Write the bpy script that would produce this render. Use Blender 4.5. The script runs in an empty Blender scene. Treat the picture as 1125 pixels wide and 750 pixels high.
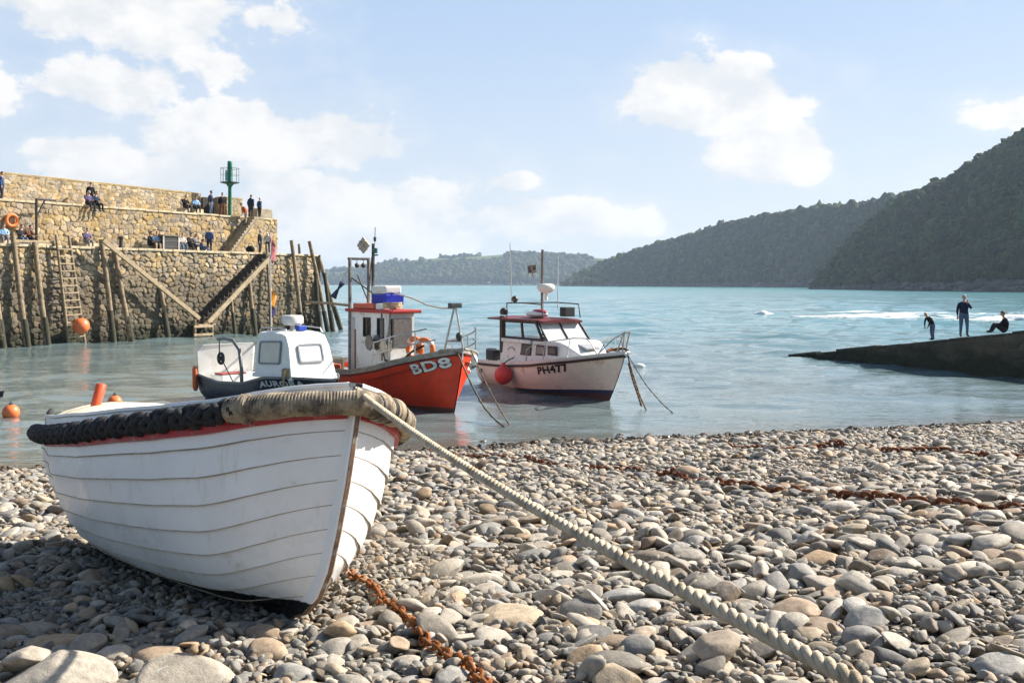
import bpy, bmesh, math, random
import numpy as np
from mathutils import Vector, Matrix, Euler, noise as mnoise
R = math.radians
rng = np.random.RandomState(7)
random.seed(7)
SC = bpy.context.scene
COL = SC.collection
F, HX, HY, CZ = 1094.0, 562.5, 312.0, 3.7      # focal length in photo pixels, horizon, eye height over the water

# ------------------------------------------------------------------ helpers
def PX(px, Y): return (px - HX) / F * Y
def PZ(py, Y): return CZ - (py - HY) / F * Y
def sstep(a, b, x):
    t = np.clip((np.asarray(x, float) - a) / (b - a), 0, 1)
    return t * t * (3 - 2 * t)
def interp(xs, ys, x): return np.interp(x, xs, ys)
def fbm(x, y, seed=0, octs=4, f=1.0):
    """cheap smooth value noise for numpy arrays"""
    out = 0; amp = 1; tot = 0
    for o in range(octs):
        X = np.asarray(x, float) * f + seed * 17.3 + o * 5.7; Y = np.asarray(y, float) * f + seed * 9.1 + o * 3.3
        xi = np.floor(X); yi = np.floor(Y); xf = X - xi; yf = Y - yi
        u = xf * xf * (3 - 2 * xf); v = yf * yf * (3 - 2 * yf)
        def h(a, b):
            s = np.sin(a * 127.1 + b * 311.7 + seed * 74.7) * 43758.5453
            return s - np.floor(s)
        n = (h(xi, yi) * (1 - u) + h(xi + 1, yi) * u) * (1 - v) + (h(xi, yi + 1) * (1 - u) + h(xi + 1, yi + 1) * u) * v
        out = out + amp * n; tot += amp; amp *= .5; f *= 2.03
    return out / tot

class MB:
    """collects shapes into ONE mesh"""
    def __init__(s): s.v = []; s.f = []; s.m = []
    def add(s, vs, fs, mi=0):
        b = len(s.v); s.v += [tuple(map(float, p)) for p in vs]
        s.f += [tuple(b + i for i in f) for f in fs]; s.m += [mi] * len(fs)
    def box(s, c, d, rot=None, mi=0, taper=1.0):
        x, y, z = d[0] / 2, d[1] / 2, d[2] / 2
        vs = [Vector(p) for p in ((-x, -y, -z), (x, -y, -z), (x, y, -z), (-x, y, -z), (-x * taper, -y * taper, z), (x * taper, -y * taper, z), (x * taper, y * taper, z), (-x * taper, y * taper, z))]
        if rot is not None:
            m = rot if isinstance(rot, Matrix) else Euler(rot).to_matrix()
            vs = [m @ p for p in vs]
        vs = [p + Vector(c) for p in vs]
        s.add(vs, [(0, 3, 2, 1), (4, 5, 6, 7), (0, 1, 5, 4), (1, 2, 6, 5), (2, 3, 7, 6), (3, 0, 4, 7)], mi)
    def grid(s, P, closed=False, mi=0, flip=False):
        P = np.asarray(P, float); n, m = P.shape[:2]; fs = []
        for i in range(n - 1):
            for j in range(m if closed else m - 1):
                k = (j + 1) % m
                q = (i * m + j, i * m + k, (i + 1) * m + k, (i + 1) * m + j)
                fs.append(q[::-1] if flip else q)
        s.add(P.reshape(-1, 3), fs, mi)
    def tube(s, pts, r, n=8, mi=0, cap=True, prof=None):
        pts = [Vector(p) for p in pts]; N = len(pts)
        rs = [r] * N if np.isscalar(r) else list(r)
        t0 = (pts[1] - pts[0]).normalized()
        up = Vector((0, 0, 1)) if abs(t0.z) < .9 else Vector((1, 0, 0))
        a = t0.cross(up).normalized(); P = []
        for i, p in enumerate(pts):
            t = (pts[min(i + 1, N - 1)] - pts[max(i - 1, 0)])
            t = t.normalized() if t.length > 1e-9 else t0
            a = (a - t * a.dot(t)); a = a.normalized() if a.length > 1e-6 else t.orthogonal().normalized()
            b = t.cross(a)
            row = []
            for k in range(n):
                th = 2 * math.pi * k / n
                q = rs[i] * (prof(i, th) if prof else 1)
                row.append(p + a * (math.cos(th) * q) + b * (math.sin(th) * q))
            P.append(row)
        base = len(s.v); s.grid(P, closed=True, mi=mi)
        if cap:
            s.f.append(tuple(base + k for k in range(n))[::-1]); s.m.append(mi)
            s.f.append(tuple(base + (N - 1) * n + k for k in range(n))); s.m.append(mi)
    def lathe(s, prof, n=16, mat=None, mi=0):
        P = [[(r * math.cos(2 * math.pi * k / n), r * math.sin(2 * math.pi * k / n), z) for k in range(n)] for r, z in prof]
        P = np.array(P)
        if mat is not None: P = np.array([[mat @ Vector(q) for q in row] for row in P])
        s.grid(P, closed=True, mi=mi)
    def ball(s, c, r, n=14, mi=0, sc=(1, 1, 1)):
        m = Matrix.Translation(Vector(c)) @ Matrix.Diagonal((sc[0], sc[1], sc[2], 1))
        s.lathe([(max(1e-4, r * math.sin(math.pi * i / n)), -r * math.cos(math.pi * i / n)) for i in range(n + 1)], n + 2, m, mi)
    def torus(s, c, R1, r, mat=None, n=24, k=8, mi=0, a0=0, a1=2 * math.pi):
        full = abs(a1 - a0 - 2 * math.pi) < 1e-6
        N = n + 1
        m = mat if mat is not None else Matrix.Identity(3)
        P = []
        for i in range(N):
            a = a0 + (a1 - a0) * i / n
            P.append([Vector(c) + m @ Vector(((R1 + r * math.cos(2 * math.pi * j / k)) * math.cos(a), (R1 + r * math.cos(2 * math.pi * j / k)) * math.sin(a), r * math.sin(2 * math.pi * j / k))) for j in range(k)])
        s.grid(P, closed=True, mi=mi)
    def build(s, name, mats, parent=None, smooth=35, bevel=0, loc=None):
        me = bpy.data.meshes.new(name)
        me.from_pydata(s.v, [], s.f)
        mats = mats if isinstance(mats, (list, tuple)) else [mats]
        for m in mats: me.materials.append(m)
        me.polygons.foreach_set('material_index', s.m)
        me.update()
        if smooth:
            me.polygons.foreach_set('use_smooth', [True] * len(me.polygons)); me.set_sharp_from_angle(angle=R(smooth))
        o = bpy.data.objects.new(name, me); COL.objects.link(o)
        if parent is not None: o.parent = parent
        if loc is not None: o.location = loc
        if bevel:
            b = o.modifiers.new('edge', 'BEVEL'); b.width = bevel; b.segments = 2; b.limit_method = 'ANGLE'; b.angle_limit = R(40)
        return o

def np_mesh(name, V, Fc, mats, tint=None, smooth=True, mi=None):
    """fast mesh: V (n,3), Fc (m,3|4)"""
    me = bpy.data.meshes.new(name); k = Fc.shape[1]
    me.vertices.add(len(V)); me.vertices.foreach_set('co', np.ascontiguousarray(V, np.float32).ravel())
    me.loops.add(len(Fc) * k); me.polygons.add(len(Fc))
    me.loops.foreach_set('vertex_index', np.ascontiguousarray(Fc, np.int32).ravel())
    me.polygons.foreach_set('loop_start', np.arange(0, len(Fc) * k, k, dtype=np.int32))
    if smooth: me.polygons.foreach_set('use_smooth', np.ones(len(Fc), bool))
    for m in (mats if isinstance(mats, (list, tuple)) else [mats]): me.materials.append(m)
    if mi is not None: me.polygons.foreach_set('material_index', np.asarray(mi, np.int32))
    if tint is not None:
        a = me.attributes.new('tint', 'FLOAT_COLOR', 'POINT')
        c = np.ones((len(V), 4), np.float32); c[:, :tint.shape[1]] = tint
        a.data.foreach_set('color', c.ravel())
    me.update(calc_edges=True); me.validate()
    o = bpy.data.objects.new(name, me); COL.objects.link(o)
    return o
def grid_faces(n, m):
    i = np.arange(n - 1)[:, None]; j = np.arange(m - 1)[None, :]
    a = i * m + j
    return np.stack([a, a + 1, a + m + 1, a + m], -1).reshape(-1, 4)

def tag(o, label=None, cat=None, group=None, kind=None):
    if label: o['label'] = label
    if cat: o['category'] = cat
    if group: o['group'] = group
    if kind: o['kind'] = kind
    return o
def thing(name, label, cat, loc=(0, 0, 0), rz=0, group=None, rot=None):
    o = bpy.data.objects.new(name, None); COL.objects.link(o); o.empty_display_size = .2
    o.location = loc; o.rotation_euler = rot if rot is not None else (0, 0, rz)
    return tag(o, label, cat, group)

# ------------------------------------------------------------------ node helpers
class NT:
    def __init__(s, tree): s.t = tree; s.n = tree.nodes; s.l = tree.links
    def new(s, typ, **kw):
        n = s.n.new(typ)
        for k, v in kw.items(): setattr(n, k, v)
        return n
    def put(s, sock, v):
        if v is None: return
        if isinstance(v, bpy.types.NodeSocket): s.l.new(v, sock)
        else: sock.default_value = v
    def math(s, op, a, b=None, c=None, clamp=False):
        n = s.new('ShaderNodeMath', operation=op, use_clamp=clamp)
        for i, v in enumerate((a, b, c)): s.put(n.inputs[i], v)
        return n.outputs[0]
    def vmath(s, op, a, b=None):
        n = s.new('ShaderNodeVectorMath', operation=op)
        s.put(n.inputs[0], a); s.put(n.inputs[1], b)
        return n.outputs[0]
    def noise(s, vec, scale, detail=4, rough=.55, dist=0, out=0):
        n = s.new('ShaderNodeTexNoise')
        s.put(n.inputs['Vector'], vec); s.put(n.inputs['Scale'], scale); s.put(n.inputs['Detail'], detail); s.put(n.inputs['Roughness'], rough); s.put(n.inputs['Distortion'], dist)
        return n.outputs[out]
    def ramp(s, x, a, b, lo=0., hi=1.):
        n = s.new('ShaderNodeMapRange', interpolation_type='SMOOTHSTEP')
        s.put(n.inputs[0], x); s.put(n.inputs[1], a); s.put(n.inputs[2], b); s.put(n.inputs[3], lo); s.put(n.inputs[4], hi)
        return n.outputs[0]
    def mix(s, f, a, b, mode='MIX'):
        n = s.new('ShaderNodeMix', data_type='RGBA', blend_type=mode)
        s.put(n.inputs[0], f)
        s.put(n.inputs[6], a if isinstance(a, bpy.types.NodeSocket) else tuple(a) + (1,) if len(a) == 3 else a)
        s.put(n.inputs[7], b if isinstance(b, bpy.types.NodeSocket) else tuple(b) + (1,) if len(b) == 3 else b)
        return n.outputs[2]
    def bump(s, h, strength, dist=.01, normal=None):
        n = s.new('ShaderNodeBump'); s.put(n.inputs['Height'], h); s.put(n.inputs['Strength'], strength); s.put(n.inputs['Distance'], dist); s.put(n.inputs['Normal'], normal)
        return n.outputs[0]
    def pos(s): return s.new('ShaderNodeNewGeometry').outputs['Position']
    def obj(s): return s.new('ShaderNodeTexCoord').outputs['Object']
    def attr(s, name): return s.new('ShaderNodeAttribute', attribute_name=name).outputs['Color']
    def sep(s, v):
        n = s.new('ShaderNodeSeparateXYZ'); s.put(n.inputs[0], v); return n.outputs
    def comb(s, x, y, z):
        n = s.new('ShaderNodeCombineXYZ')
        for i, v in enumerate((x, y, z)): s.put(n.inputs[i], v)
        return n.outputs[0]
def base_mat(name):
    m = bpy.data.materials.new(name); m.use_nodes = True
    t = NT(m.node_tree); b = m.node_tree.nodes['Principled BSDF']
    return m, t, b
MATS = {}
def M(name, col, rough=.55, var=.18, scale=6., dirt=None, dirt_amt=.35, dscale=3., bump=.15, bscale=40., metal=0, spec=.4, bdist=.004, coat=0):
    """weathered surface: colour varies by noise, worn patches of a second colour, fine bump"""
    if name in MATS: return MATS[name]
    m, t, b = base_mat(name); MATS[name] = m
    v = t.obj()
    n1 = t.noise(v, scale, 5, .6)
    f = t.ramp(n1, .25, .75, 1 - var, 1 + var)
    c = t.mix(1, col, t.comb(f, f, f), 'MULTIPLY')
    if dirt is not None:
        n2 = t.noise(v, dscale, 6, .65, .3)
        c = t.mix(t.ramp(n2, .62 - dirt_amt * .35, .78 - dirt_amt * .2), c, dirt)
    t.put(b.inputs['Base Color'], c)
    t.put(b.inputs['Roughness'], t.ramp(n1, .2, .8, max(.05, rough - .1), min(1, rough + .12)))
    b.inputs['Metallic'].default_value = metal
    b.inputs['Specular IOR Level'].default_value = spec
    if coat: b.inputs['Coat Weight'].default_value = coat; b.inputs['Coat Roughness'].default_value = .15
    if bump: t.put(b.inputs['Normal'], t.bump(t.noise(v, bscale, 4, .6), bump, bdist))
    return m

# ------------------------------------------------------------------ camera, sun, sky
cam = bpy.data.cameras.new('camera'); camo = bpy.data.objects.new('camera', cam); COL.objects.link(camo)
camo.location = (0, 0, CZ); camo.rotation_euler = (R(90), 0, 0)
cam.sensor_width = 36; cam.lens = F / 1125 * 36; cam.shift_y = -(375 - HY) / 1125; cam.clip_end = 40000; cam.clip_start = .05
SC.camera = camo
SUN_EL = 37.0; SUN_AZ = 66.0      # azimuth from +Y towards +X
sv = Vector((math.sin(R(SUN_AZ)) * math.cos(R(SUN_EL)), math.cos(R(SUN_AZ)) * math.cos(R(SUN_EL)), math.sin(R(SUN_EL))))
sl = bpy.data.lights.new('sun', 'SUN'); sl.energy = 5.0; sl.angle = R(.53); sl.color = (1, .93, .83)
so = bpy.data.objects.new('sun', sl); COL.objects.link(so); so.rotation_euler = (-sv).to_track_quat('-Z', 'Y').to_euler(); so.location = (30, 10, 60)
SC.view_settings.view_transform = 'Standard'; SC.view_settings.look = 'None'; SC.view_settings.exposure = 1.15; SC.view_settings.gamma = 1
SC.view_settings.use_curve_mapping = False
SC.render.engine = 'CYCLES'
SC.cycles.use_denoising = True
SC.cycles.max_bounces = 6; SC.cycles.diffuse_bounces = 2; SC.cycles.glossy_bounces = 3; SC.cycles.transparent_max_bounces = 6; SC.cycles.volume_bounces = 0
SC.cycles.caustics_reflective = False; SC.cycles.caustics_refractive = False

W = bpy.data.worlds.new('World'); SC.world = W; W.use_nodes = True
t = NT(W.node_tree); bg = W.node_tree.nodes['Background']
sky = t.new('ShaderNodeTexSky', sky_type='NISHITA')
sky.sun_disc = False; sky.sun_elevation = R(SUN_EL); sky.sun_rotation = R(SUN_AZ); sky.air_density = 1.0; sky.dust_density = 1.4; sky.ozone_density = 1.0; sky.altitude = 0
SKY_S = .07; HAZE = .00012
dv = t.new('ShaderNodeTexCoord').outputs['Generated']
dx, dy, dz = t.sep(dv)
az = t.math('ARCTAN2', dx, dy); el = t.math('ARCSINE', dz)
def cloud_noise(offx, offz):
    # stretched sideways: distant cumulus seen from the side
    p = t.comb(t.math('ADD', az, offx), t.math('MULTIPLY', t.math('ADD', el, offz), 1.5), 0)
    return t.noise(p, 8.5, 11, .60, .12)
# (azimuth px, height px, half widths px, strength) of the cloud banks, as directions in the sky
banks = [(150, 18, 150, 52, 1.1), (110, 92, 95, 36, .95), (235, 70, 70, 30, .8), (290, 148, 140, 42, 1.1), (390, 165, 70, 36, 1.0), (75, 172, 75, 32, 1.05),
         (390, 225, 190, 50, .95), (200, 200, 90, 30, .8), (790, 108, 112, 46, 1.2), (850, 168, 85, 40, 1.0), (1125, 122, 52, 22, 1.0), (600, 242, 190, 30, .85),
         (420, 262, 260, 36, .8), (560, 200, 34, 12, .75), (676, 174, 24, 10, .7), (1300, 190, 160, 60, 1), (-150, 90, 150, 60, 1), (-260, 220, 160, 50, 1), (1500, 60, 150, 50, 1)]
mask = None
for (cx, cy, rx, ry, st) in banks:
    a0 = math.atan((cx - HX) / F); e0 = math.atan((HY - cy) / F * math.cos(a0))
    ra = rx / F; re = ry / F
    u = t.math('MULTIPLY', t.math('SUBTRACT', az, a0), 1 / ra); v = t.math('MULTIPLY', t.math('SUBTRACT', el, e0), 1 / re)
    r2 = t.math('ADD', t.math('MULTIPLY', u, u), t.math('MULTIPLY', v, v))
    k = t.math('MULTIPLY', t.math('SUBTRACT', 1.25, t.math('MULTIPLY', t.math('SQRT', r2), 1.0)), st * .5)
    mask = k if mask is None else t.math('MAXIMUM', mask, k)
mask = t.math('MAXIMUM', mask, -.35)
def dens(ox, oz): return t.math('ADD', mask, t.math('MULTIPLY', t.math('SUBTRACT', cloud_noise(ox, oz), .5), 1.9))
d0 = dens(0, 0); d1 = dens(.014, .026)
cov = t.ramp(d0, .13, .30)
veil = t.ramp(d0, -.25, .4, 0, .30)
cov = t.math('MULTIPLY', t.math('MAXIMUM', cov, veil), t.ramp(dy, -.6, .2, .3, 1))
lit = t.ramp(t.math('SUBTRACT', d1, d0), -.25, .22, 1.0, .0)
ccol = t.mix(lit, (5.3, 5.5, 5.75), (6.6, 6.5, 6.4))        # in sky units: divided by the strength below
skyc = t.mix(1, sky.outputs[0], (1.0, 1.0, 1.0), 'MULTIPLY')
# thin high veil that pales the sky towards the horizon
band_c = t.mix(t.ramp(el, .0, .34), (5.0, 5.5, 6.1), (3.2, 4.3, 6.0))
pale = t.math('MULTIPLY', t.ramp(el, .35, .75, .85, .0), t.ramp(dy, -.25, .45, .05, 1))
skyc = t.mix(pale, skyc, band_c)
colr = t.mix(cov, skyc, ccol)
t.put(bg.inputs['Color'], colr); bg.inputs['Strength'].default_value = SKY_S
# ------------------------------------------------------------------ beach
def shore_y(x): return 22.8 + .29 * x
def zg(x, y):
    """height of the shingle over the still water"""
    s = (shore_y(np.clip(x, -60, 60)) - y) / 1.0
    z = .117 * s
    hi = 2.02
    z = np.where(z > hi - .35, hi - .35 + .9 * (1 - np.exp(-(z - hi + .35) / .9)) , z)
    z = np.where(z < -3, -3 + .0 * z, z)
    return z + .05 * (fbm(x, y, 3, 3, .35) - .5) * np.clip(s / 3 + .3, 0, 1)
def ground_hit(px, py):
    d = 2.5
    for _ in range(4000):
        z = float(zg(PX(px, d), d))
        if PZ(py, d) <= z + .05: break
        d += .01
    return np.array((PX(px, d), d, z))
# boat frame (shared with the stones so they stay clear of the hull)
BOAT_F = Vector((-1.005, 5.06, 1.995)); BH = (.60, -.80); B_PITCH = 6.0; B_HEEL = 8.5
BM = Matrix.Translation(BOAT_F) @ Matrix.Rotation(math.atan2(BH[1], BH[0]), 4, 'Z') @ Matrix.Rotation(R(-B_PITCH), 4, 'Y') @ Matrix.Rotation(R(-B_HEEL), 4, 'X')
BMI = BM.inverted()
BL = 3.95
def b_half(s): return interp([0, .06, .15, .3, .5, .8, 1.3, 2, 3, BL], [.03, .16, .29, .43, .54, .66, .75, .79, .74, .6], s)
def b_sheer(s): return interp([0, .25, .5, .9, 2, 3, BL], [1.09, 1.04, .99, .94, .865, .84, .85], s)

# ground sheet below the stones
xs = np.concatenate([np.linspace(-200, -32, 24), np.linspace(-30, 34, 161), np.linspace(36, 200, 24)])
ys = np.concatenate([np.linspace(-160, -12, 12), np.linspace(-10, 45, 139), np.linspace(50, 160, 10)])
X, Y = np.meshgrid(xs, ys)
V = np.stack([X, Y, zg(X, Y) - .03], -1).reshape(-1, 3)
gm, t, b = base_mat('wet_grit')
c = t.mix(t.ramp(t.noise(t.pos(), 30, 5), .3, .7), (.05, .044, .036), (.13, .11, .085))
t.put(b.inputs['Base Color'], c); b.inputs['Roughness'].default_value = .9
t.put(b.inputs['Normal'], t.bump(t.noise(t.pos(), 60, 4), .8, .02))
o = np_mesh('beach', V, grid_faces(len(ys), len(xs)), gm); tag(o, kind='structure')

# stone shapes
def ico(sub):
    bm = bmesh.new(); bmesh.ops.create_icosphere(bm, subdivisions=sub, radius=1)
    V = np.array([v.co[:] for v in bm.verts]); Fc = np.array([[v.index for v in f.verts] for f in bm.faces]); bm.free()
    return V, Fc
ICO = {k: ico(k) for k in (1, 2, 3, 4)}      # 12, 42, 162, 642 vertices
NSH = 28
shp = np.random.RandomState(11)
SHP = []
for k in range(NSH):
    cuts = []
    for q in range(shp.randint(4, 10) + (5 if k % 3 == 0 else 0)):
        n = shp.normal(size=3); n[2] *= .8; n /= np.linalg.norm(n); cuts.append((n, shp.uniform(.48, .84), shp.uniform(.6, 1.0)))
    SHP.append((shp.uniform(-1, 1, (4, 3)) * 2.2, shp.uniform(0, 6, 4), shp.uniform(.02, .09, 4), cuts))
def stone_shape(k, sub):
    V, Fc = ICO[sub]; fr, ph, am, cuts = SHP[k]
    r = np.ones(len(V))
    for f, p, a in zip(fr, ph, am): r += a * np.sin(V @ f + p)
    P = V * r[:, None]
    for n, d, w in cuts:
        e = np.maximum(0, P @ n - d); P = P - (w * e)[:, None] * n[None]
    P = P - P.mean(0)
    if sub >= 3:   # small chips and dents
        w = .014 * np.sin(P @ np.array((7.1, 3.3, 5.2)) + k) * np.sin(P @ np.array((-4.1, 8.3, 3.7)) + 2 * k)
        P = P * (1 + w)[:, None]
    ext = np.abs(P).max(0); return P / ext, Fc
SHAPES = {(k, s): stone_shape(k, s) for k in range(NSH) for s in (2, 3, 4)}
PAL = .80 * np.array([1.085, 1.0, .88]) * np.array([(.36, .35, .325), (.41, .39, .355), (.31, .32, .325), (.43, .375, .295), (.47, .45, .41), (.36, .29, .225), (.27, .275, .28), (.385, .335, .285), (.42, .32, .22)])
PALN = ['grey', 'pale grey', 'bluish grey', 'buff', 'whitish', 'brown', 'dark grey', 'beige', 'tan']
PALW = np.array([.20, .19, .15, .12, .10, .06, .07, .08, .03]); PALW /= PALW.sum()

CELL = .02; GX0, GX1, GY0, GY1 = -15.0, 17.5, 2.4, 28.5
gx = np.arange(GX0, GX1, CELL); gy = np.arange(GY0, GY1, CELL)
GXX, GYY = np.meshgrid(gx, gy)
G0 = zg(GXX, GYY) - .06; H = G0.copy()
hull_low = np.full(H.shape, 9., np.float32)      # underside of the beached boat
ss, aa = np.meshgrid(np.linspace(-.1, BL, 200), np.linspace(-1, 1, 81), indexing='ij')
bb = b_half(np.clip(ss, 0, BL)); k_ = np.abs(aa); zz_ = (1 - np.sqrt(np.clip(1 - (k_ * .98) ** 2.2, 0, 1))) * b_sheer(np.clip(ss, 0, BL))
loc = np.stack([-ss + .2 * zz_ - .12, aa * bb, zz_], -1).reshape(-1, 3)
wm = np.array(BM); wl = loc @ wm[:3, :3].T + wm[:3, 3]
ii = ((wl[:, 1] - GY0) / CELL).astype(int); jj = ((wl[:, 0] - GX0) / CELL).astype(int)
for di in (-1, 0, 1):
    for dj in (-1, 0, 1): np.minimum.at(hull_low, (np.clip(ii + di, 0, H.shape[0] - 1), np.clip(jj + dj, 0, H.shape[1] - 1)), wl[:, 2])
ST = []       # x y z a b c yaw gx gy shape colour bright special
def drop(x, y, a, bq, c, yaw, shape, col, bright, special=None, force=False, sink=0.):
    ni, nj = H.shape
    def at(xx, yy): return H[min(max(int((yy - GY0) / CELL), 0), ni - 1), min(max(int((xx - GX0) / CELL), 0), nj - 1)]
    cy_, sy_ = math.cos(yaw), math.sin(yaw)
    d1x, d1y, d2x, d2y = cy_ * a * .7, sy_ * a * .7, -sy_ * bq * .7, cy_ * bq * .7
    h0 = at(x, y); ha, hb, hc, hd = at(x + d1x, y + d1y), at(x - d1x, y - d1y), at(x + d2x, y + d2y), at(x - d2x, y - d2y)
    sa = max(-.55, min(.55, (ha - hb) / (1.4 * a))); sb = max(-.6, min(.6, (hc - hd) / (1.4 * bq)))
    if force: sa *= .5; sb *= .5
    mean = (h0 + ha + hb + hc + hd) / 5; mx = max(h0, ha, hb, hc, hd)
    z = .62 * mean + .38 * mx + .5 * c - sink
    i0, i1 = max(0, int((y - a - GY0) / CELL)), min(ni, int((y + a - GY0) / CELL) + 2); j0, j1 = max(0, int((x - a - GX0) / CELL)), min(nj, int((x + a - GX0) / CELL) + 2)
    if i1 <= i0 or j1 <= j0: return False
    if hull_low[i0:i1, j0:j1].min() < z + c * .9: return False
    lx = GXX[i0:i1, j0:j1] - x; ly = GYY[i0:i1, j0:j1] - y
    p = lx * cy_ + ly * sy_; q = -lx * sy_ + ly * cy_
    r2 = (p / a) ** 2 + (q / bq) ** 2
    top = z + sa * p + sb * q + c * np.sqrt(np.clip(1 - r2, 0, 1))
    Hs = H[i0:i1, j0:j1]
    H[i0:i1, j0:j1] = np.where((r2 < 1) & (top > Hs), top, Hs)
    ST.append((x, y, z, a, bq, c, yaw, sa, sb, shape, col, bright, special))
    return True
# stones one can point at: px, py, width px, height/width, colour, label
special = [
 (205, 742, 104, .78, 1, 'big smooth pale grey cobble at the bottom edge below the boat'),
 (60, 738, 138, .55, 4, 'largest whitish boulder in the bottom corner beneath the boat shadow'),
 (30, 728, 60, .5, 1, 'pale grey flat stone at the lower left edge beside the whitish boulder'),
 (72, 696, 82, .36, 8, 'long tan orange cobble lying just outside the boat shadow'),
 (44, 676, 46, .5, 7, 'pinkish beige cobble behind the long tan orange one'),
 (4, 640, 24, 1.0, 8, 'tan stone cut by the left edge beside the boat shadow'),
 (6, 668, 30, .7, 1, 'pale stone at the left edge below the tan one'),
 (126, 706, 46, .7, 4, 'orange and white mottled cobble beside the long tan one'),
 (170, 708, 66, .36, 5, 'brown log shaped stone between mottled cobble and boat shadow'),
 (148, 738, 44, .6, 0, 'rounded grey cobble left of the big smooth pale one'),
 (755, 520, 30, .9, 5, 'dark brown upright boulder on mid beach above the rope'),
 (1020, 505, 24, .7, 3, 'buff boulder standing clear near the waterline on the right'),
 (1000, 472, 18, .6, 6, 'dark boulder at the water edge under the slipway'),
 (905, 607, 54, .35, 8, 'flat tan cobble right of the mooring rope at mid distance'),
 (680, 738, 66, .75, 3, 'broken yellowish stone with a dark hollow at the bottom edge'),
 (788, 714, 58, .7, 7, 'pinkish beige blunt cobble just under the mooring rope'),
 (876, 664, 64, .3, 5, 'flat brown slab lying right of the mooring rope'),
 (945, 693, 42, .8, 6, 'dark bluish grey egg shaped cobble at lower right'),
 (1100, 722, 60, .55, 2, 'big bluish grey cobble at the right bottom corner'),
 (800, 650, 34, .9, 7, 'pale angular stone standing upright beside the mooring rope'),
 (880, 628, 40, .8, 6, 'dark grey angular stone behind the brown slab'),
 (530, 632, 50, .5, 4, 'wide pale whitish cobble right of the rusty bow chain'),
 (560, 670, 70, .4, 3, 'long buff boulder among pebbles right of the rusty chain'),
 (376, 690, 40, .6, 8, 'tan block of stone left of the rusty chain'),
 (640, 676, 44, .4, 8, 'orange tan flat stone on open beach left of the rope'),
 (490, 620, 46, .7, 1, 'pale grey round cobble beside the top of the rusty chain'),
]
prs = np.random.RandomState(5)
def stone_at(px, py, w, hr, col, label, rr=prs):
    p = ground_hit(px, py); a = w / 2 / F * p[1] * 1.08
    ok = drop(p[0], p[1] + .1 * a, a, a * rr.uniform(.68, .85), a * max(.32, hr * .8), rr.uniform(-.5, .5), rr.randint(NSH), col, rr.uniform(.95, 1.1), label, True, a * .2)
NST = 88000
area_pts = []
yy = np.sqrt(prs.uniform(2.6 ** 2, 25.8 ** 2, 400000)); xx = prs.uniform(-1, 1, 400000) * (.58 * yy + 1.0)
ok = (yy < shore_y(xx) + .9)
# small stones fill, denser close by
xx, yy = xx[ok], yy[ok]
ci = np.clip(((yy - GY0) / CELL).astype(int), 0, H.shape[0] - 1); cj = np.clip(((xx - GX0) / CELL).astype(int), 0, H.shape[1] - 1)
G0f = G0[ci, cj]
K = 5; ptr = 0; n_ok = 0
size = np.exp(prs.normal(math.log(.052), .38, NST)); size = np.clip(size, .022, .118)
# patches of coarser and finer shingle
placed_special = False
while n_ok < NST and ptr + K < len(xx):
    if not placed_special and n_ok > NST * .62:
        for s_ in special: stone_at(*s_)
        placed_special = True
    sel = slice(ptr, ptr + K); ptr += K
    lift = H[ci[sel], cj[sel]] - G0f[sel]
    k = ptr - K + int(np.argmin(lift))
    if lift.min() > .14: n_ok += 1; continue
    x, y = xx[k], yy[k]
    a = size[n_ok] * (1 + .55 * (float(fbm(x, y, 8, 2, .5)) - .5) * 2) * (.94 + .012 * min(y, 15)); n_ok += 1
    a = max(.022, a)
    c = a * prs.uniform(.18, .47)
    drop(x, y, a, a * prs.uniform(.52, .92), c, prs.uniform(0, 6.283), prs.randint(NSH), prs.choice(9, p=PALW), prs.uniform(.55, 1.28))
# small stuff between the near stones
yy = np.sqrt(prs.uniform(2.7 ** 2, 9.5 ** 2, 330000)); xx = prs.uniform(-1, 1, 330000) * (.56 * yy + .5)
ci = ((yy - GY0) / CELL).astype(int); cj = ((xx - GX0) / CELL).astype(int); G0f = G0[ci, cj]
for n_ in range(26000):
    sel = slice(n_ * 11, n_ * 11 + 11); lift = H[ci[sel], cj[sel]] - G0f[sel]; k = n_ * 11 + int(np.argmin(lift))
    if lift.min() > .035: continue
    a = prs.uniform(.016, .036); drop(xx[k], yy[k], a, a * prs.uniform(.55, .95), a * prs.uniform(.3, .7), prs.uniform(0, 6.283), prs.randint(NSH), prs.choice(9, p=PALW), prs.uniform(.45, .95))
ST_ARR = np.array([s[:12] for s in ST], float)
def surf(x, y):
    i = min(max(int((y - GY0) / CELL), 1), H.shape[0] - 2); j = min(max(int((x - GX0) / CELL), 1), H.shape[1] - 2)
    return float(H[i - 1:i + 2, j - 1:j + 2].mean())
# stone material: the colour of each stone plus grain, veins and chalky bloom
sm, t, b = base_mat('beach_stone')
v = t.pos(); tint = t.attr('tint')
g1 = t.noise(v, 26, 6, .62); g2 = t.noise(v, 170, 3, .6)
f1 = t.ramp(g1, .25, .75, .74, 1.22); f2 = t.ramp(g2, .3, .7, .86, 1.12)
f = t.math('MULTIPLY', f1, f2)
c = t.mix(1, tint, t.comb(f, f, f), 'MULTIPLY')
c = t.mix(t.ramp(t.noise(v, 11, 6, .7, .6), .58, .72, 0, .5), c, (.34, .25, .16))
c = t.mix(t.ramp(t.noise(t.vmath('MULTIPLY', v, (9, 4, 30)), 2.2, 4, .5, 1.2), .66, .72, 0, .45), c, (.55, .53, .48))
t.put(b.inputs['Base Color'], c)
t.put(b.inputs['Roughness'], t.ramp(t.sep(v)[2], .02, .16, .22, .74)); b.inputs['Specular IOR Level'].default_value = .35
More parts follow.
